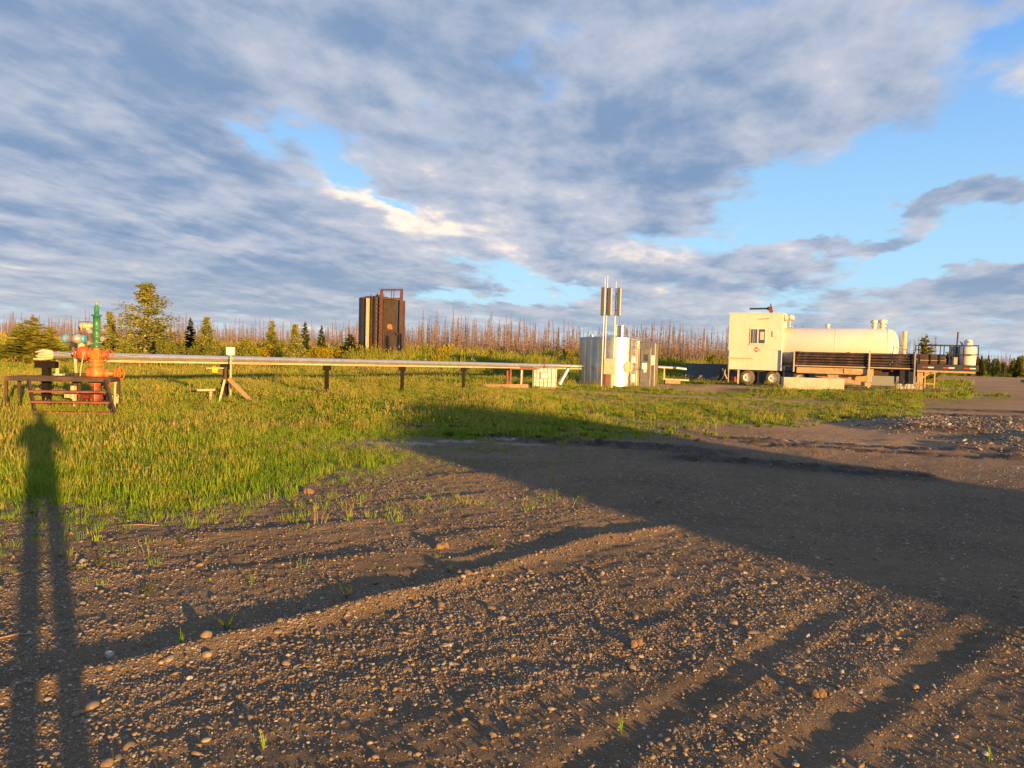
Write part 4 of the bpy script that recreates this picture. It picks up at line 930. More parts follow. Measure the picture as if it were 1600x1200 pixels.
# steel frame under the pipe
q_ = pipe_at(815); t = thing('pipe_trestle', 'rusty steel trestle carrying the pipe behind the white cage tank', 'frame', (q_.x, q_.y+.2, gz(q_.x, q_.y)-.05), math.atan2(PD.y, PD.x)-.75)
MB().bx(-.65, .75, -.4, -.32, .88, .98).bx(-.65, .75, .32, .4, .88, .98).bx(-.65, -.57, -.32, .32, .88, .98).build('top_frame', M['rust_red'], t)
for (x_, y_) in ((-.6, -.36), (-.6, .36), (.7, -.36), (.7, .36), (.1, .36)): MB().bx(x_-.04, x_+.04, y_-.04, y_+.04, 0, .88).build('leg', M['rust_red'], t)
MB().cyl((.0, .1, 0), (.0, .1, .86), .05, 10).build('pipe_stub', M['alu'], t)
q_ = pipe_at(885); t = thing('pipe_post', 'dark post under the pipe end beside the silver building', 'post', (q_.x, q_.y, gz(q_.x, q_.y)-.1), 0, 'posts under the long pipe'); MB().bx(-.05, .05, -.05, .05, 0, 1.0).build('post', M['darkgrey'], t); MB().bx(-.14, .14, -.1, .1, 1.0, 1.1).build('saddle', M['darkgrey'], t)
t = stand(880, 34.2, 'silver downpipe slanting from the long pipe to the ground', 'downpipe', 'pipe'); MB().cyl((.22, .1, .98), (-.14, -.05, .30), .085, 14).cyl((-.10, -.04, .37), (-.17, -.06, .25), .10, 14).build('pipe', M['alu'], t)

def tote(x_, y_, z_, rz, lab, w_=1.2, h_=1.05, valves=True):
    t = thing('cage_tank', lab, 'tank', (x_, y_, z_), rz)
    MB().bx(-w_/2+.03, w_/2-.03, -.5, .5, .12, h_).build('bottle', M['plastic'], t, .06)
    c = MB()
    for i in range(7):
        x__ = -w_/2+i*w_/6; c.cyl((x__, -.53, .10), (x__, -.53, h_+.02), .011, 6); c.cyl((x__, .53, .10), (x__, .53, h_+.02), .011, 6)
    for i in range(5):
        z__ = .12+i*(h_-.1)/4; c.cyl((-w_/2, -.53, z__), (w_/2, -.53, z__), .011, 6); c.cyl((-w_/2, .53, z__), (w_/2, .53, z__), .011, 6); c.cyl((-w_/2, -.53, z__), (-w_/2, .53, z__), .011, 6); c.cyl((w_/2, -.53, z__), (w_/2, .53, z__), .011, 6)
    for i in range(1, 5):
        y__ = -.53+i*1.06/5; c.cyl((-w_/2, y__, .1), (-w_/2, y__, h_+.02), .011, 6); c.cyl((w_/2, y__, .1), (w_/2, y__, h_+.02), .011, 6)
    c.build('cage', M['grey'], t)
    MB().bx(-w_/2, w_/2, -.53, -.40, 0, .10).bx(-w_/2, w_/2, .40, .53, 0, .10).bx(-w_/2, w_/2, -.06, .06, 0, .10).build('pallet', M['wood'], t)
    MB().bx(-.18, .20, -.555, -.545, .5, .80).build('label_plate', M['grey'], t); MB().bx(-.13, .15, -.562, -.556, .54, .76).build('label_print', M['paper'], t)
    MB().cyl((0, 0, h_), (0, 0, h_+.05), .11, 14).build('lid', M['darkgrey'], t)
    return t
x_ = bear(851, 34.); tote(x_, 34., gz(x_, 34)-.04, R(-6), 'white plastic tank in a wire cage beside the silver building', 1.05, .98)
t = stand(848, 34.9, 'two thin dark stub pipes sticking up over the cage tank', 'stub_pipe', 'pipe'); MB().cyl((-.05, 0, .7), (-.05, 0, 1.38), .02, 8).cyl((.06, .02, .7), (.08, .02, 1.5), .015, 8).box((.02, .01, 1.0), (.22, .05, .05)).build('risers', M['rust_red'], t)

# ---------------------------------------------------------------- brown tank
TXx, TYy = bear(586, 60), 60.
tz = gz(TXx, TYy)
t = thing('storage_tank', 'tall dark brown upright tank with a steel end frame', 'tank', (TXx, TYy, tz-.15), R(-14))
H_ = 1.65+(546-465)/1150*60-tz+.1
body = MB().lathe((0, 0, 0), (0, 0, 1), [(0, 1.38), (.02, 1.40), (H_*.28, 1.40), (H_*.285, 1.415), (H_*.29, 1.40), (H_*.97, 1.40), (H_*.985, 1.37), (H_+.05, .9), (H_+.12, .3), (H_+.13, .01)], 40, False).build('shell', M['rust_tank'], t)
MB().torus((0, 0, H_*.975), (0, 0, 1), 1.39, .035, 40, 6).build('top_rim', M['rust_red'], t)
for a_ in (-2.35, -2.2, -1.30, -1.02): pass
MB().bx(-.16, .06, -1.60, -1.44, .1, H_*.965).build('cream_post', M['cream'], t)
MB().bx(.20, .34, -1.56, -1.42, .0, H_*1.0).build('strut', M['rust'], t); MB().bx(.42, .48, -1.55, -1.43, .0, H_*1.0).build('strut', M['black'], t)
ld = MB().bar((.62, -1.5, .2), (.62, -1.5, H_+.1), .04).bar((.92, -1.46, .2), (.92, -1.46, H_+.1), .04)
for k in range(15): ld.bar((.62, -1.5, .4+k*H_/15), (.92, -1.46, .4+k*H_/15), .03)
ld.build('ladder', M['rust'], t)
# flat end box with frame
MB().bx(1.10, 2.36, -1.2, .35, .05, H_*.955).build('end_box', M['rust_tank'], t, .03)
MB().bx(1.12, 2.44, -1.235, -1.20, H_*.43, H_*.455).build('band', M['rust'], t)
fr = MB(); 
for x_ in (1.02, 2.72): fr.bx(x_-.09, x_+.09, -1.45, -1.25, 0, H_*1.115)
fr.bx(1.11, 2.63, -1.42, -1.28, H_*1.09, H_*1.115).bx(1.11, 2.63, -1.40, -1.30, H_*.955, H_*.98)
fr.bx(2.36, 2.63, -1.38, -1.30, H_*.41, H_*.44)
fr.build('end_frame', mat('dark_red_brown_steel', (.095, .043, .034), .65, 0, .25, 5, .1, 40, (.16, .07, .05), .4, 4), t)
MB().cyl((1.85, -1.3, H_*.98), (1.85, -1.3, H_*1.09), .035, 8).cyl((2.05, -1.3, H_*.98), (2.05, -1.3, H_*1.09), .035, 8).build('hanger', M['darkgrey'], t)
u = random.Random(3); rp = MB(); c = [(1.72+.24*math.cos(a_)*u.uniform(.6, 1.15), -1.206, H_*.53+.26*math.sin(a_)*u.uniform(.55, 1.15)) for a_ in [k*6.283/16 for k in range(16)]]; rp.add(c, [tuple(range(16))]); rp.build('rust_patch', mat('bright_rust', (.55, .17, .05), .8, 0, .4, 8), t)
MB().cyl((-.3, -.4, H_), (-.3, -.4, H_+.28), .05, 8).cyl((.3, -.5, H_), (.3, -.5, H_+.3), .04, 8).box((.4, -.4, H_+.12), (.5, .3, .14)).cyl((.75, -.3, H_), (.75, -.3, H_+.3), .03, 8).build('roof_fittings', M['rust_red'], t)
MB().cyl((-.22, -1.44, H_*.9), (.30, -1.5, H_*.93), .05, 8).build('flange_pipe', M['rust_red'], t)

# ---------------------------------------------------------------- silver building
SX, SY = bear(953, 39.6), 39.6; sz = gz(SX, SY)
t = thing('metal_tank', 'round galvanised metal building with a ladder and a shed behind', 'tank', (SX, SY, sz-.08), R(-16))
ST = 2.62
n_ = 48; cy = MB(); prof = [(0, 1.52), (.015, 1.535)]
zz = 0.02
vs = []; fs = []
body = MB().lathe((0, 0, 0), (0, 0, 1), [(0, 1.68), (ST*.97, 1.68)], 64, False).lathe((0, 0, 0), (0, 0, 1), [(ST*.97, 1.71), (ST, 1.71)], 64, False).lathe((0, 0, 0), (0, 0, 1), [(ST*.5, 1.686), (ST*.512, 1.686)], 64, False).lathe((0, 0, 0), (0, 0, 1), [(ST, 1.71), (ST+.16, .2), (ST+.17, .01)], 64, False).build('shell', M['silver'], t)
seams = MB()
for k in range(24):
    a_ = k*2*math.pi/24; seams.box((1.683*math.cos(a_), 1.683*math.sin(a_), ST*.485), (.012, .03, ST*.95), (0, 0, a_))
seams.build('seam', M['silver'], t)
MB().lathe((0, 0, -.06), (0, 0, 1), [(0, 1.76), (.12, 1.76)], 48).build('base_ring', M['rust'], t)
def oncyl(px_, r=1.68):
    """local angle of the drum's front at a photo column"""
    th = math.asin(max(-1, min(1, ((px_-953)/1150*38.2)/r))); return th
th = oncyl(974)+R(16)-.0; dirv = Vector((math.sin(th), -math.cos(th), 0))
MB().cyl(dirv*1.65+Vector((0, 0, 1.12)), dirv*1.74+Vector((0, 0, 1.12)), .29, 28).cyl(dirv*1.73+Vector((0, 0, 1.12)), dirv*1.755+Vector((0, 0, 1.12)), .26, 28).build('round_hatch', M['beige'], t)
MB().cyl((.55, -.2, ST), (.55, -.2, ST+.62), .17, 20).cyl((.55, -.2, ST+.62), (.55, -.2, ST+.66), .2, 20).build('vent_stack', M['silver'], t)
MB().bx(.24, .32, -.24, -.18, ST, ST+.68).bar((.3, -.2, ST+.70), (.55, -.2, ST+.58), .03).build('stack_brace', M['white'], t)
MB().cyl((-1.0, -.3, ST), (-1.0, -.3, ST+.14), .12, 14).build('roof_vent', M['silver'], t)
# shed leaning on the drum
sh = MB().bx(1.30, 2.40, -.55, 1.2, 0, 2.42).build('shed_wall', M['tan_sheet'], t, .01)
rb = MB()
for k in range(8): rb.bx(1.36+k*.132, 1.39+k*.132, -.565, -.55, .03, 2.38)
for k in range(12): rb.bx(2.40, 2.415, -.5+k*.145, -.47+k*.145, .03, 2.38)
rb.build('rib', M['tan_sheet'], sh)
MB().box((1.85, .32, 2.44), (1.22, 1.86, .05), (0, R(2.), 0)).build('shed_roof', M['silver'], t)
dr = MB().bx(1.66, 2.18, -.60, -.567, .05, 2.1).build('door', M['tan_sheet'], t, .006); MB().bx(1.82, 2.04, -.612, -.602, 1.45, 1.8).build('door_window', M['glass'], dr); MB().cyl((1.70, -.6, 1.0), (1.70, -.66, 1.0), .03, 8).build('handle', M['darkgrey'], dr)
MB().bx(1.74, 2.0, -.622, -.614, 1.02, 1.34).bx(1.84, 1.98, -.63, -.623, .86, 1.05).build('notice', M['paper'], dr)
MB().bx(2.21, 2.37, -.58, -.568, 1.25, 1.75).build('notice', M['paper'], t)
ld = MB().bar((1.22, -1.27, .1), (1.22, -1.27, ST+.15), .035).bar((1.48, -1.02, .1), (1.48, -1.02, ST+.05), .035)
for k in range(9): ld.bar((1.22, -1.27, .3+k*.28), (1.48, -1.02, .3+k*.28), .025)
ld.bar((1.22, -1.27, ST+.15), (1.15, -.3, ST+.45), .025).bar((1.48, -1.02, ST+.05), (1.45, -.2, ST+.45), .025)
ld.build('ladder', M['grey'], t)
MB().box((1.36, -1.17, 1.50), (.26, .02, .3), (0, 0, R(44))).build('notice', M['paper'], t); MB().box((1.35, -1.18, .55), (.24, .02, .38), (0, 0, R(44))).build('notice', M['paper'], t)
t = stand(950, 36.6, 'beige electrical cabinet on two posts in front of the silver drum', 'electrical_cabinet', 'cabinet')
MB().bx(-.27, .27, -.12, .14, .72, 1.50).build('box', M['beige'], t, .012); MB().bx(-.25, .25, -.135, -.122, .74, 1.48).build('door', M['beige'], t, .004)
MB().bx(-.20, -.13, -.04, .04, 0, .72).build('leg', M['rust'], t); MB().bx(.15, .20, -.04, .04, 0, .72).build('leg', M['cream'], t); MB().bx(-.12, .06, -.02, .02, .1, .70).build('cable_tray', M['rust_red'], t)
def mast(px_, d_, top, lab, panel_dx, pz, tilt=.0, base=0., whip=.5):
    t = stand(px_, d_, lab, 'antenna_mast', 'mast'); t['group'] = 'antenna masts by the silver building'; t.rotation_euler = (0, R(tilt), R(-18))
    MB().cyl((0, 0, base), (0, 0, top-whip), .032, 10).build('pole', M['pole'], t); MB().cyl((0, 0, top-whip), (0, 0, top), .016, 6).build('whip', M['pole'], t)
    pn = MB().bx(panel_dx-.085, panel_dx+.085, -.12, .08, pz, pz+1.38).build('antenna_panel', M['panel'], t, .02)
    MB().bx(panel_dx+.086, panel_dx+.10, -.11, .07, pz+.02, pz+1.36).build('panel_side', M['white'], pn)
    MB().bx(min(0, panel_dx), max(0, panel_dx), -.02, .02, pz+.25, pz+.3).bx(min(0, panel_dx), max(0, panel_dx), -.02, .02, pz+1.05, pz+1.1).build('bracket', M['darkgrey'], t)
mast(939.5, 36.2, 5.45, 'front antenna mast with base in the grass, tallest pole of the three', -.06, 3.6, .3)
mast(943.5, 36.9, 5.65, 'antenna mast hidden behind the front pole, its wide panel showing to one side', .14, 3.65, .3)
mast(957, 37.0, 5.35, 'antenna mast standing apart, nearest the vent stack', .16, 3.65, .3)
# pipe header past the shed
t = stand(1048, 41.5, 'low silver pipe header with valves beyond the shed', 'pipe_header', 'pipe')
MB().cyl((-.75, 0, .95), (.15, .02, .93), .085, 12).cyl((.22, .02, .93), (.85, .05, .88), .085, 12).build('pipe', M['alu'], t); MB().cyl((.1, .02, .93), (.28, .02, .93), .12, 12).cyl((-1.0, .1, .3), (-1.0, .1, .95), .09, 10).box((-.85, .1, .75), (.2, .2, .3)).build('valve', M['darkgrey'], t)
MB().tube([(-1.15, -.1, 0), (-1.12, -.1, .6), (-1.0, -.1, .98)], [.1, .1, .09], 10).build('elbow', M['alu'], t)
MB().bar((-.45, -.3, .3), (-.45, -.3, .95), .06).bar((-.5, -.3, .30), (.95, -.3, .26), .07).bar((-.95, -.25, .95), (-.45, -.3, .92), .05).build('guard_rail', M['cream'], t)
t = stand(1050, 40.3, 'reddish timber block lying below the silver pipe header', 'timber', 'timber'); MB().box((0, 0, .16), (.85, .3, .2), (0, 0, .1)).build('beam', M['wood'], t, .01)
# slate containment wall behind the trailers
cx_, cy_ = bear(1070, 46.5), 46.5
t = thing('containment_wall', 'long dark slate containment wall running behind the white trailer', 'wall', (cx_, cy_, gz(cx_, cy_)-.1), R(-4))
for k in range(6):
    MB().bx(k*2.2, k*2.2+2.18, -.04, .04, .1, 1.12).build('panel', M['slate'], t, .006)
    MB().bx(k*2.2+2.14, k*2.2+2.24, .04, .12, 0, 1.14).build('wall_post', M['darkgrey'], t)
MB().bx(0, 13.2, -.16, -.04, .06, .18).build('foot_rail', M['slate'], t)

# ---------------------------------------------------------------- white tank trailer
TR = R(-25)
bx0, by0 = 12.55, 43.0; bz = gz(16, 41)-.01
t = thing('tank_trailer', 'white trailer with a windowed cabin and a long white pressure tank', 'trailer', (bx0, by0, bz), TR)
CH = 4.10; CL = 2.97; CW = 2.45; Z0 = .88
cab = MB().bx(0, CL, 0, CW, Z0, CH).build('cabin', M['white'], t, .02)
MB().bx(-.03, CL+.03, -.03, CW+.03, CH, CH+.06).build('roof_trim', M['white'], cab)
for x_ in (.96, 1.94): MB().bx(x_-.006, x_+.006, -.006, .0, Z0+.02, CH-.02).build('panel_seam', M['paper'], cab)
wn = MB().bx(1.20, 2.06, -.035, -.002, 2.36, 3.28).build('window', M['white'], t, .004)
for (x0, x1, z0_, z1_) in ((1.25, 1.60, 2.42, 3.22), (1.68, 2.02, 2.42, 3.22)): MB().bx(x0, x1, -.042, -.036, z0_, z1_).build('pane', M['glass'], wn)
MB().bx(1.36, 1.385, -.048, -.043, 2.44, 3.20).bx(1.46, 1.475, -.048, -.043, 2.44, 3.20).bx(1.76, 1.98, -.048, -.043, 2.62, 3.08).build('blind', M['blind'], wn)
MB().bx(1.18, 2.08, -.06, -.035, 2.33, 2.36).build('sill', M['white'], wn)
pcx, pcz = 1.58, 2.06
pd = MB().add([(pcx+dx_, yy_, pcz+dz__) for yy_ in (-.010, -.002) for dx_, dz__ in ((0, -.17), (.17, 0), (0, .17), (-.17, 0))], [(3, 2, 1, 0), (4, 5, 6, 7), (0, 1, 5, 4), (1, 2, 6, 5), (2, 3, 7, 6), (3, 0, 4, 7)]).build('hazard_placard', M['placard'], t)
MB().bx(pcx-.09, pcx+.09, -.015, -.011, pcz-.03, pcz+.03).build('placard_print', M['paper'], pd)
rv = MB()
for x_ in (.04, .5, .96, 1.42, 1.94, 2.4, 2.82):
    for k in range(14): rv.cyl((x_, .002, Z0+.1+k*.236), (x_, -.008, Z0+.1+k*.236), .012, 6)
rv.build('rivets', M['paper'], cab)
MB().bx(2.42, 2.70, -.05, -.002, 2.80, 3.12).build('vent_cover', M['white'], t, .01)
MB().bx(2.3, 2.75, -.008, -.002, 2.02, 2.06).build('faded_lettering', M['blind'], t)
MB().bx(.02, 1.45, -.07, -.002, 1.52, 1.58).build('grab_rail', M['cream'], t)
MB().bar((1.68, -.04, 3.80), (2.22, -.05, 3.84), .025).build('awning_rod', M['rust'], t)
rs = MB().cyl((1.05, .5, CH+.32), (2.05, .5, CH+.34), .05, 12).lathe((2.02, .5, CH+.34), (3, .5, CH+.34), [(0, .05), (.03, .10), (.12, .10), (.14, .07), (.2, .07)], 12).build('roof_exhaust', M['black'], t)
MB().bx(2.16, 2.30, .42, .58, CH+.06, CH+.46).cyl((2.22, .5, CH+.4), (2.22, .5, CH+.62), .04, 8).box((2.24, .5, CH+.18), (.2, .2, .14)).build('exhaust_bracket', M['rust_red'], rs)
fl = MB().bx(CL, CL+.5, .3, 1.2, CH-.32, CH-.04).build('floodlight', M['white'], t, .05)
MB().cyl((CL+.42, .28, CH-.16), (CL+.42, .2, CH-.16), .12, 14).cyl((CL+.16, .28, CH-.2), (CL+.16, .2, CH-.2), .12, 14).build('lamp', M['vessel'], fl)
MB().cyl((CL+.3, .6, CH-.32), (CL+.3, .6, 3.4), .05, 8).cyl((CL+.4, .2, CH-.3), (CL+.6, .2, CH-.34), .03, 8).build('lamp_arm', M['cream'], fl)
MB().bx(.06, .10, -.05, -.01, 0.1, 2.0).build('corner_pole', M['cream'], t)
# pressure vessel
TL0, TL1, TRr, TC = CL-.5, 8.9, 1.10, 2.28
prof = [(0, .3), (.06, .7), (.2, .98), (.36, 1.10)]
LL = TL1-TL0
vs_ = MB().lathe((TL0, 1.22, TC), (9, 1.22, TC), [(0, .01), (.03, .35), (.10, .68), (.22, .92), (.36, 1.05), (.50, TRr), (LL-.62, TRr), (LL-.42, 1.05), (LL-.24, .92), (LL-.10, .68), (LL-.03, .35), (LL, .01)], 48, False).build('pressure_vessel', M['vessel'], t)
for xx_ in (TL0+.5, TL0+LL*.5, TL1-.62): MB().lathe((xx_-.012, 1.22, TC), (xx_+1, 1.22, TC), [(0, TRr+.004), (.006, TRr+.010), (.018, TRr+.010), (.024, TRr+.004)], 48, False).build('weld_band', M['vessel'], vs_)
for xx_, hh_, big in ((5.25, .26, .09), (7.62, .50, .13), (8.02, .52, .15)):
    p_ = MB().lathe((xx_, 1.22, TC+TRr-.03), (xx_, 1.22, 9), [(0, big*.8), (hh_*.25, big*.8), (hh_*.26, big*1.3), (hh_*.36, big*1.3), (hh_*.37, big*.7), (hh_*.6, big*.7), (hh_*.62, big*1.5), (hh_*.82, big*1.6), (hh_, big*.6)], 16).build('relief_valve', M['white'], vs_)
MB().cyl((7.45, 1.22, TC+TRr+.38), (8.25, 1.22, TC+TRr+.42), .07, 10).build('valve_bridge', M['white'], vs_)
MB().cyl((9.12, 1.1, 1.2), (9.12, 1.1, 3.22), .12, 14).build('front_riser', M['cream'], t)
# chassis
MB().bx(.05, 9.6, .35, .50, .78, .88).bx(.05, 9.6, 1.95, 2.10, .78, .88).bx(0, .12, .1, 2.4, .72, .88).bx(9.4, 9.6, .2, 2.3, .72, .9).build('chassis', M['rust'], t)
MB().bx(4.2, 9.2, .45, .55, .9, 1.35).bx(4.2, 9.2, 1.9, 2.0, .9, 1.35).build('saddle_frame', M['cream'], t)
MB().bx(5.2, 7.6, -.05, .38, .42, .80).build('side_tank', M['yellow'], t, .04)
for x_ in (1.12, 2.52, 3.95):
    for yy_, od in ((0.10, -1), (2.05, 1)):
        wh = MB().lathe((x_, yy_, .44), (x_, yy_+1, .44), [(0, .24), (.015, .36), (.05, .425), (.09, .44), (.20, .44), (.24, .425), (.27, .36)], 28, False).build('tyre', M['tyre'], t)
        MB().lathe((x_, yy_+.02 if od < 0 else yy_+.25, .44), (x_, yy_+od*2, .44), [(-.20, .26), (-.02, .26), (.0, .25), (.012, .215), (-.06, .19), (-.08, .08)], 24, False).build('rim', M['rim'], wh)
        MB().cyl((x_, yy_+(.11 if od < 0 else .16), .44), (x_, yy_+(.135 if od < 0 else .13), .44), .20, 18).build('wheel_disc', M['black'], wh)
        MB().cyl((x_, yy_+(.11 if od < 0 else .16), .44), (x_, yy_+(.01 if od < 0 else .26), .44), .065, 12).build('hub', M['rim'], wh)
    MB().cyl((x_, .3, .44), (x_, 2.1, .44), .06, 8).build('axle', M['darkgrey'], t)
for x_ in (.62, 1.72, 3.1): MB().bx(x_-.05, x_+.05, .05, .12, .05, .86).build('mudflap', M['black'] if x_ > 1 else M['cream'], t)
MB().bx(.2, .5, .3, .6, .15, .45).build('tail_box', M['redorange'], t)
MB().bar((-.05, .4, .85), (-.95, .3, .05), .10, .16).bar((-.05, 1.6, .85), (-.95, 1.5, .05), .10, .16).build('ramp', M['black'], t); MB().bar((-.02, .2, .3), (-.3, .2, .9), .06).bar((-.3, .2, .3), (-.1, .2, .9), .05).build('ramp_brace', M['cream'], t)

# ---------------------------------------------------------------- gooseneck pipe trailer
gx0, gy0 = 15.57, 41.09; gz0 = gz(18, 38.5)-.02
G = thing('pipe_trailer', 'flat gooseneck trailer with a railed deck parked in front of the white tank', 'trailer', (gx0, gy0, gz0), TR)
g0 = gz0; G.scale = (1.03, 1, 1)
MB().bx(.1, 5.95, .02, .12, 1.28-g0, 1.40-g0).bx(.1, 5.95, .58, .68, 1.28-g0, 1.40-g0).build('bed_rail', M['rust'], G)
MB().bx(.15, 5.9, .0, .02, 1.33-g0, 1.375-g0).build('bed_flange', M['cream'], G)
MB().bx(.25, 3.70, .10, .22, .94-g0, 1.28-g0).build('main_beam', M['yellow'], G, .01); MB().bx(2.6, 3.98, .06, .10, 1.0-g0, 1.25-g0).bx(3.7, 4.0, .04, .2, .92-g0, 1.27-g0).build('beam_plate', M['yellow'], G)
MB().bx(.25, 5.9, .48, .58, .94-g0, 1.28-g0).build('main_beam', M['rust'], G)
for k in range(7): MB().bx(.3+k*.9, .4+k*.9, .22, .48, 1.15-g0, 1.27-g0).build('cross_member', M['rust'], G)
for x_, z0_, mt in ((.12, 1.0, 'cream'), (3.78, .12, 'cream'), (5.86, .45, 'grey')):
    MB().bx(x_-.035, x_+.035, -.10, -.03, z0_-g0, 2.26-g0).build('stake', M[mt], G); MB().bx(x_-.035, x_+.035, .70, .76, 1.3-g0, 2.26-g0).build('stake', M['rust'], G)
MB().bx(5.2, 5.86, .15, .68, .55-g0, 1.27-g0).build('battery_box', M['black'], G, .02)
MB().bx(1.3, 1.8, .10, .16, .80-g0, .93-g0).bx(2.8, 3.2, .1, .16, .8-g0, .93-g0).build('bracket', M['black'], G)
MB().bar((1.2, .3, .88-g0), (3.9, .2, .40-g0), .22, .20).build('belly_brace', M['yellow'], G)
DK = 5.95
MB().bx(DK, 8.62, -.06, 2.1, 1.30-g0, 1.62-g0).build('gooseneck_deck', M['darkgrey'], G, .01)
MB().bx(DK+.02, 8.5, -.04, .1, 1.20-g0, 1.298-g0).build('deck_lip', M['yellow'], G)
for k, x_ in enumerate((6.2, 7.1, 8.0)):
    MB().bx(x_, x_+.25, -.068, -.061, 1.42-g0, 1.48-g0).build('reflector', M['redtape'], G); MB().bx(x_+.25, x_+.5, -.068, -.061, 1.42-g0, 1.48-g0).build('reflector', M['whitetape'], G)
rl = MB()
for x_ in (DK+.05, 6.95, 7.35, 7.95, 8.58): rl.bx(x_-.02, x_+.02, -.05, -.01, 1.62-g0, 2.62-g0)
for x_ in (DK+.05, 7.3, 8.58): rl.bx(x_-.02, x_+.02, 2.03, 2.07, 1.62-g0, 2.62-g0)
rl.bx(DK+.03, 8.6, -.05, -.01, 2.60-g0, 2.64-g0).bx(7.3, 8.6, -.05, -.01, 2.14-g0, 2.18-g0).bx(DK+.03, 8.6, 2.03, 2.07, 2.60-g0, 2.64-g0).bx(DK+.03, 8.6, 2.03, 2.07, 2.1-g0, 2.14-g0).bx(8.56, 8.6, -.01, 2.03, 2.6-g0, 2.64-g0).bx(8.56, 8.6, -.01, 2.03, 2.14-g0, 2.18-g0)
rl.build('railing', M['black'], G)
MB().bx(6.0, 6.26, .2, .46, 0, 1.30-g0).build('landing_leg', M['yellow'], G, .01); MB().bx(5.92, 6.34, .12, .54, -.02, .06).build('foot_plate', M['rust'], G); MB().bar((6.25, .3, .9-g0), (6.75, .3, 1.28-g0), .08).bar((5.98, .33, .2), (5.98, .33, .9), .05).build('leg_brace', M['yellow'], G)
MB().bx(6.0, 6.26, 1.6, 1.86, 0, 1.30-g0).build('landing_leg', M['yellow'], G, .01)
MB().bx(6.08, 7.22, .25, .9, 1.62-g0, 2.14-g0).build('tool_box', M['rust'], G, .015)
MB().bx(6.1, 7.2, .235, .25, 1.80-g0, 1.83-g0).build('box_trim', M['yellow'], G)
# loose pipes stacked on the bed: five layers, each pipe a thing
u = random.Random(9)
pm = MB().cyl((0, 0, 0), (5.85, 0, 0), .060, 14, caps=False).lathe((0, 0, 0), (6, 0, 0), [(0, .045), (.0, .078), (.16, .078), (.2, .06)], 14, False).lathe((5.56, 0, 0), (6, 0, 0), [(0, .06), (.03, .076), (.19, .076), (.19, .045)], 14, False).mesh('steel_pipe', M['rust_pipe'])
rotm = Matrix.Rotation(TR, 3, 'Z')
lay = ['lowest', 'second lowest', 'middle', 'second highest', 'topmost']
for r_ in range(5):
    for c_ in range(3):
        o = link(bpy.data.objects.new('steel_pipe', pm)); p_ = Vector((gx0, gy0, gz0))+rotm @ Vector((.12+u.uniform(-.14, .16), .10+c_*.152+u.uniform(0, .004), 1.40-g0+.075+r_*.148))
        o.location = p_; o.rotation_euler = (u.uniform(0, 6), 0, TR)
        if c_ == 0: tag(o, lay[r_]+' dark pipe on the near face of the stack on the trailer', 'pipe', 'pipes stacked on the trailer')
        else: tag(o, 'dark steel pipe behind the near face of the stack on the trailer', 'pipe', 'pipes stacked on the trailer')
def ong(x_, y_, z_=1.62): return Vector((gx0, gy0, gz0))+rotm @ Vector((x_*1.03, y_, z_-g0))
t = thing('pump', 'small dark pump standing on the railed trailer deck', 'pump', ong(7.35, .6), TR)
MB().lathe((0, 0, 0), (0, 0, 1), [(0, .14), (.06, .14), (.07, .06), (.3, .06), (.32, .12), (.44, .12), (.46, .05), (.60, .05)], 14).cyl((-.15, 0, .38), (.2, 0, .38), .05, 10).cyl((.16, 0, .2), (.16, 0, .72), .035, 8).build('body', M['black'], t); MB().wheel((0, 0, .63), (0, 0, 1), .12, .015).build('handwheel', M['black'], t)
t = thing('exhaust_pipe', 'tall thin black exhaust pipe rising above the deck railing', 'pipe', ong(7.72, .9), TR); MB().cyl((0, 0, 0), (.06, 0, 1.72), .04, 10).cyl((0, 0, 0), (0, 0, .3), .09, 10).build('stack', M['black'], t)
t = thing('white_vessel', 'white upright vessel with a domed top on the end of the deck', 'vessel', ong(8.2, .95), TR)
MB().lathe((.05, 0, 0), (.05, 0, 2), [(0, .36), (.10, .38), (.86, .38), (.95, .34), (1.02, .22), (1.04, .20), (1.26, .19), (1.32, .12)], 26).build('tank', M['vessel'], t)
MB().cyl((-.2, 0, 1.0), (-.3, 0, 1.25), .05, 8).cyl((.05, 0, 1.2), (.05, -.22, 1.2), .05, 10).build('fitting', M['grey'], t); MB().torus((.05, 0, .48), (0, 0, 1), .385, .02, 26, 6).build('band', M['grey'], t)
t = thing('grey_cabinet', 'grey metal cabinet beside the white upright vessel on the deck', 'cabinet', ong(7.8, 1.35), TR); MB().bx(-.28, .28, -.25, .25, 0, .98).build('body', M['grey'], t, .02); MB().bx(-.26, .26, -.262, -.25, .05, .93).build('door', M['grey'], t)
t = thing('control_box', 'small grey control box low on the deck by the pump', 'box', ong(7.62, .35), TR); MB().bx(-.12, .12, -.1, .1, 0, .4).build('body', M['grey'], t, .01); MB().bx(-.1, .1, -.112, -.1, .05, .35).build('lid', M['cream'], t)
# things on the ground round it
bx_, by_ = bear(1269, 37.2), 37.2
t = thing('concrete_block', 'long pale concrete block in front of the trailer wheels', 'block', (bx_, by_, gz(bx_, by_)-.12), R(-8))
MB().bx(-1.46, 1.46, -.3, .3, 0, .74).build('block', M['concrete'], t, .03); MB().torus((-.7, 0, .74), (0, 1, 0), .07, .012, 14, 5).torus((.7, 0, .74), (0, 1, 0), .07, .012, 14, 5).build('lifting_loop', M['rust'], t)
x_ = bear(1418, 39.3); tote(x_, 39.3, gz(x_, 39.3)-.06, TR, 'white plastic tank in a wire cage under the pipe trailer', 1.1, .55)
t = thing('ground_pipe', 'long thin black pipe lying on the ground under the pipe trailer', 'pipe', (bear(1400, 37.4), 37.4, gz(21, 37.4)+.10), R(-6)); MB().cyl((-2.8, 0, 0), (2.9, 0, .03), .045, 10).build('pipe', M['black'], t)
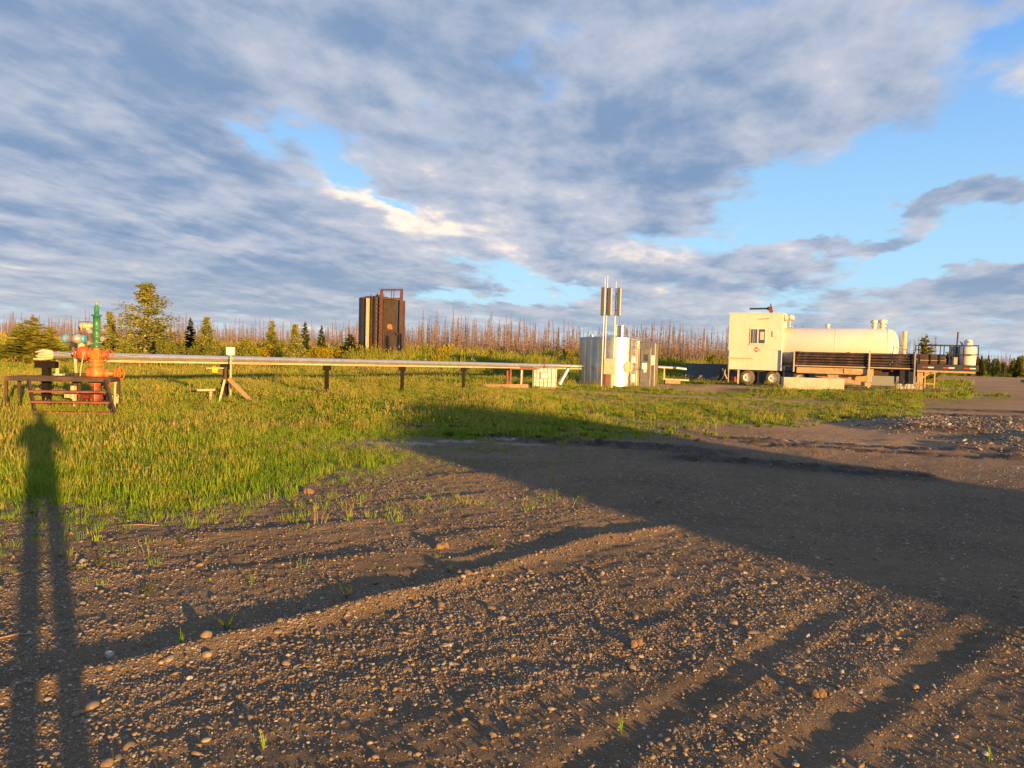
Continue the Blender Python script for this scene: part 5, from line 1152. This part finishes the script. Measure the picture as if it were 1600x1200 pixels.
t = thing('wooden_frame', 'light timber frame standing behind the trailer leg', 'frame', (bear(1452, 44), 44, gz(25, 44)-.05), R(-10)); MB().bx(-.3, .3, -.04, .04, .95, 1.03).bx(.22, .30, -.04, .04, 0, .95).bx(-.3, -.22, -.04, .04, 0, .95).bx(-.22, .22, -.04, .04, .3, .37).build('frame', M['wood'], t)

# ---------------------------------------------------------------- behind the camera: what throws the two long shadows
fdir = Vector((-math.sin(SUN_AZ), -math.cos(SUN_AZ), 0)); rdir = Vector((-fdir.y*-1, -fdir.x, 0))
rdir = Vector((fdir.y, -fdir.x, 0))
def lay_(s_, u_, z_=0.): return fdir*s_+rdir*u_+Vector((0, 0, z_))
org = lay_(-18, 8.0); ang = math.atan2(rdir.y, rdir.x)
t = thing('equipment_shed', 'gabled equipment shed standing behind the photographer', 'shed', (org.x, org.y, 0), ang)
UL, UR = 5.15-8.0, 10.95-8.0
EL, PK, ER = 2.42, 3.20, 2.75
MB().add([(UL, 0, 0), (UR, 0, 0), (UR, 0, ER), (.5, 0, PK), (UL, 0, EL), (UL, -5, 0), (UR, -5, 0), (UR, -5, ER), (.5, -5, PK), (UL, -5, EL)], [(0, 4, 3, 2, 1), (5, 6, 7, 8, 9), (0, 5, 9, 4), (1, 2, 7, 6)]).build('wall', M['tan_sheet'], t)
MB().bar((UL-.05, -2.5, EL+.02), (.5, -2.5, PK+.03), 5.2, .06).build('roof', M['silver'], t); MB().bar((.5, -2.5, PK+.03), (UR+.05, -2.5, ER+.02), 5.2, .06).build('roof', M['silver'], t)
MB().bx(-1.2, -.3, .0, .05, .05, 2.05).build('door', M['white'], t)

# the photographer, holding the phone up
t = thing('person', 'person in jacket and jeans standing with a phone held up', 'person', (.25, -.33, 0), R(2))
def skinned(name, verts, edges, radii, m_, parent, root=0):
    me_ = bpy.data.meshes.new(name); me_.from_pydata(verts, edges, []); o = link(bpy.data.objects.new(name, me_), parent)
    o.modifiers.new('skin', 'SKIN'); sv = me_.skin_vertices[0].data
    for k_, r_ in enumerate(radii): sv[k_].radius = (r_, r_*.85); sv[k_].use_root = (k_ == root)
    s_ = o.modifiers.new('sub', 'SUBSURF'); s_.levels = 1; s_.render_levels = 2; me_.materials.append(m_); return o
vp = [(0, 0, .95), (0, 0, 1.15), (0, .01, 1.38), (0, .01, 1.52), (0, .03, 1.62), (0, .03, 1.74),
      (.10, 0, .88), (.105, .02, .50), (.105, -.02, .10), (.11, .12, .04), (-.10, 0, .88), (-.105, .02, .50), (-.105, -.02, .10), (-.11, .12, .04),
      (.20, .0, 1.42), (.27, .06, 1.20), (.05, .24, 1.48), (-.20, .0, 1.42), (-.34, .08, 1.22), (-.36, .24, 1.50)]
ve = [(0, 1), (1, 2), (2, 3), (3, 4), (4, 5), (0, 6), (6, 7), (7, 8), (8, 9), (0, 10), (10, 11), (11, 12), (12, 13), (2, 14), (14, 15), (15, 16), (2, 17), (17, 18), (18, 19)]
vr = [.16, .15, .17, .07, .085, .09, .10, .075, .055, .045, .10, .075, .055, .045, .08, .06, .04, .08, .06, .04]
skinned('body', vp, ve, vr, mat('dark_workwear', (.05, .06, .09), .85), t)
tag(MB().bx(-.08, .08, -.012, -.002, -.04, .04).build('phone', M['black']), 'black phone held up at eye height', 'phone').location = (-.02, -.03, 1.65)
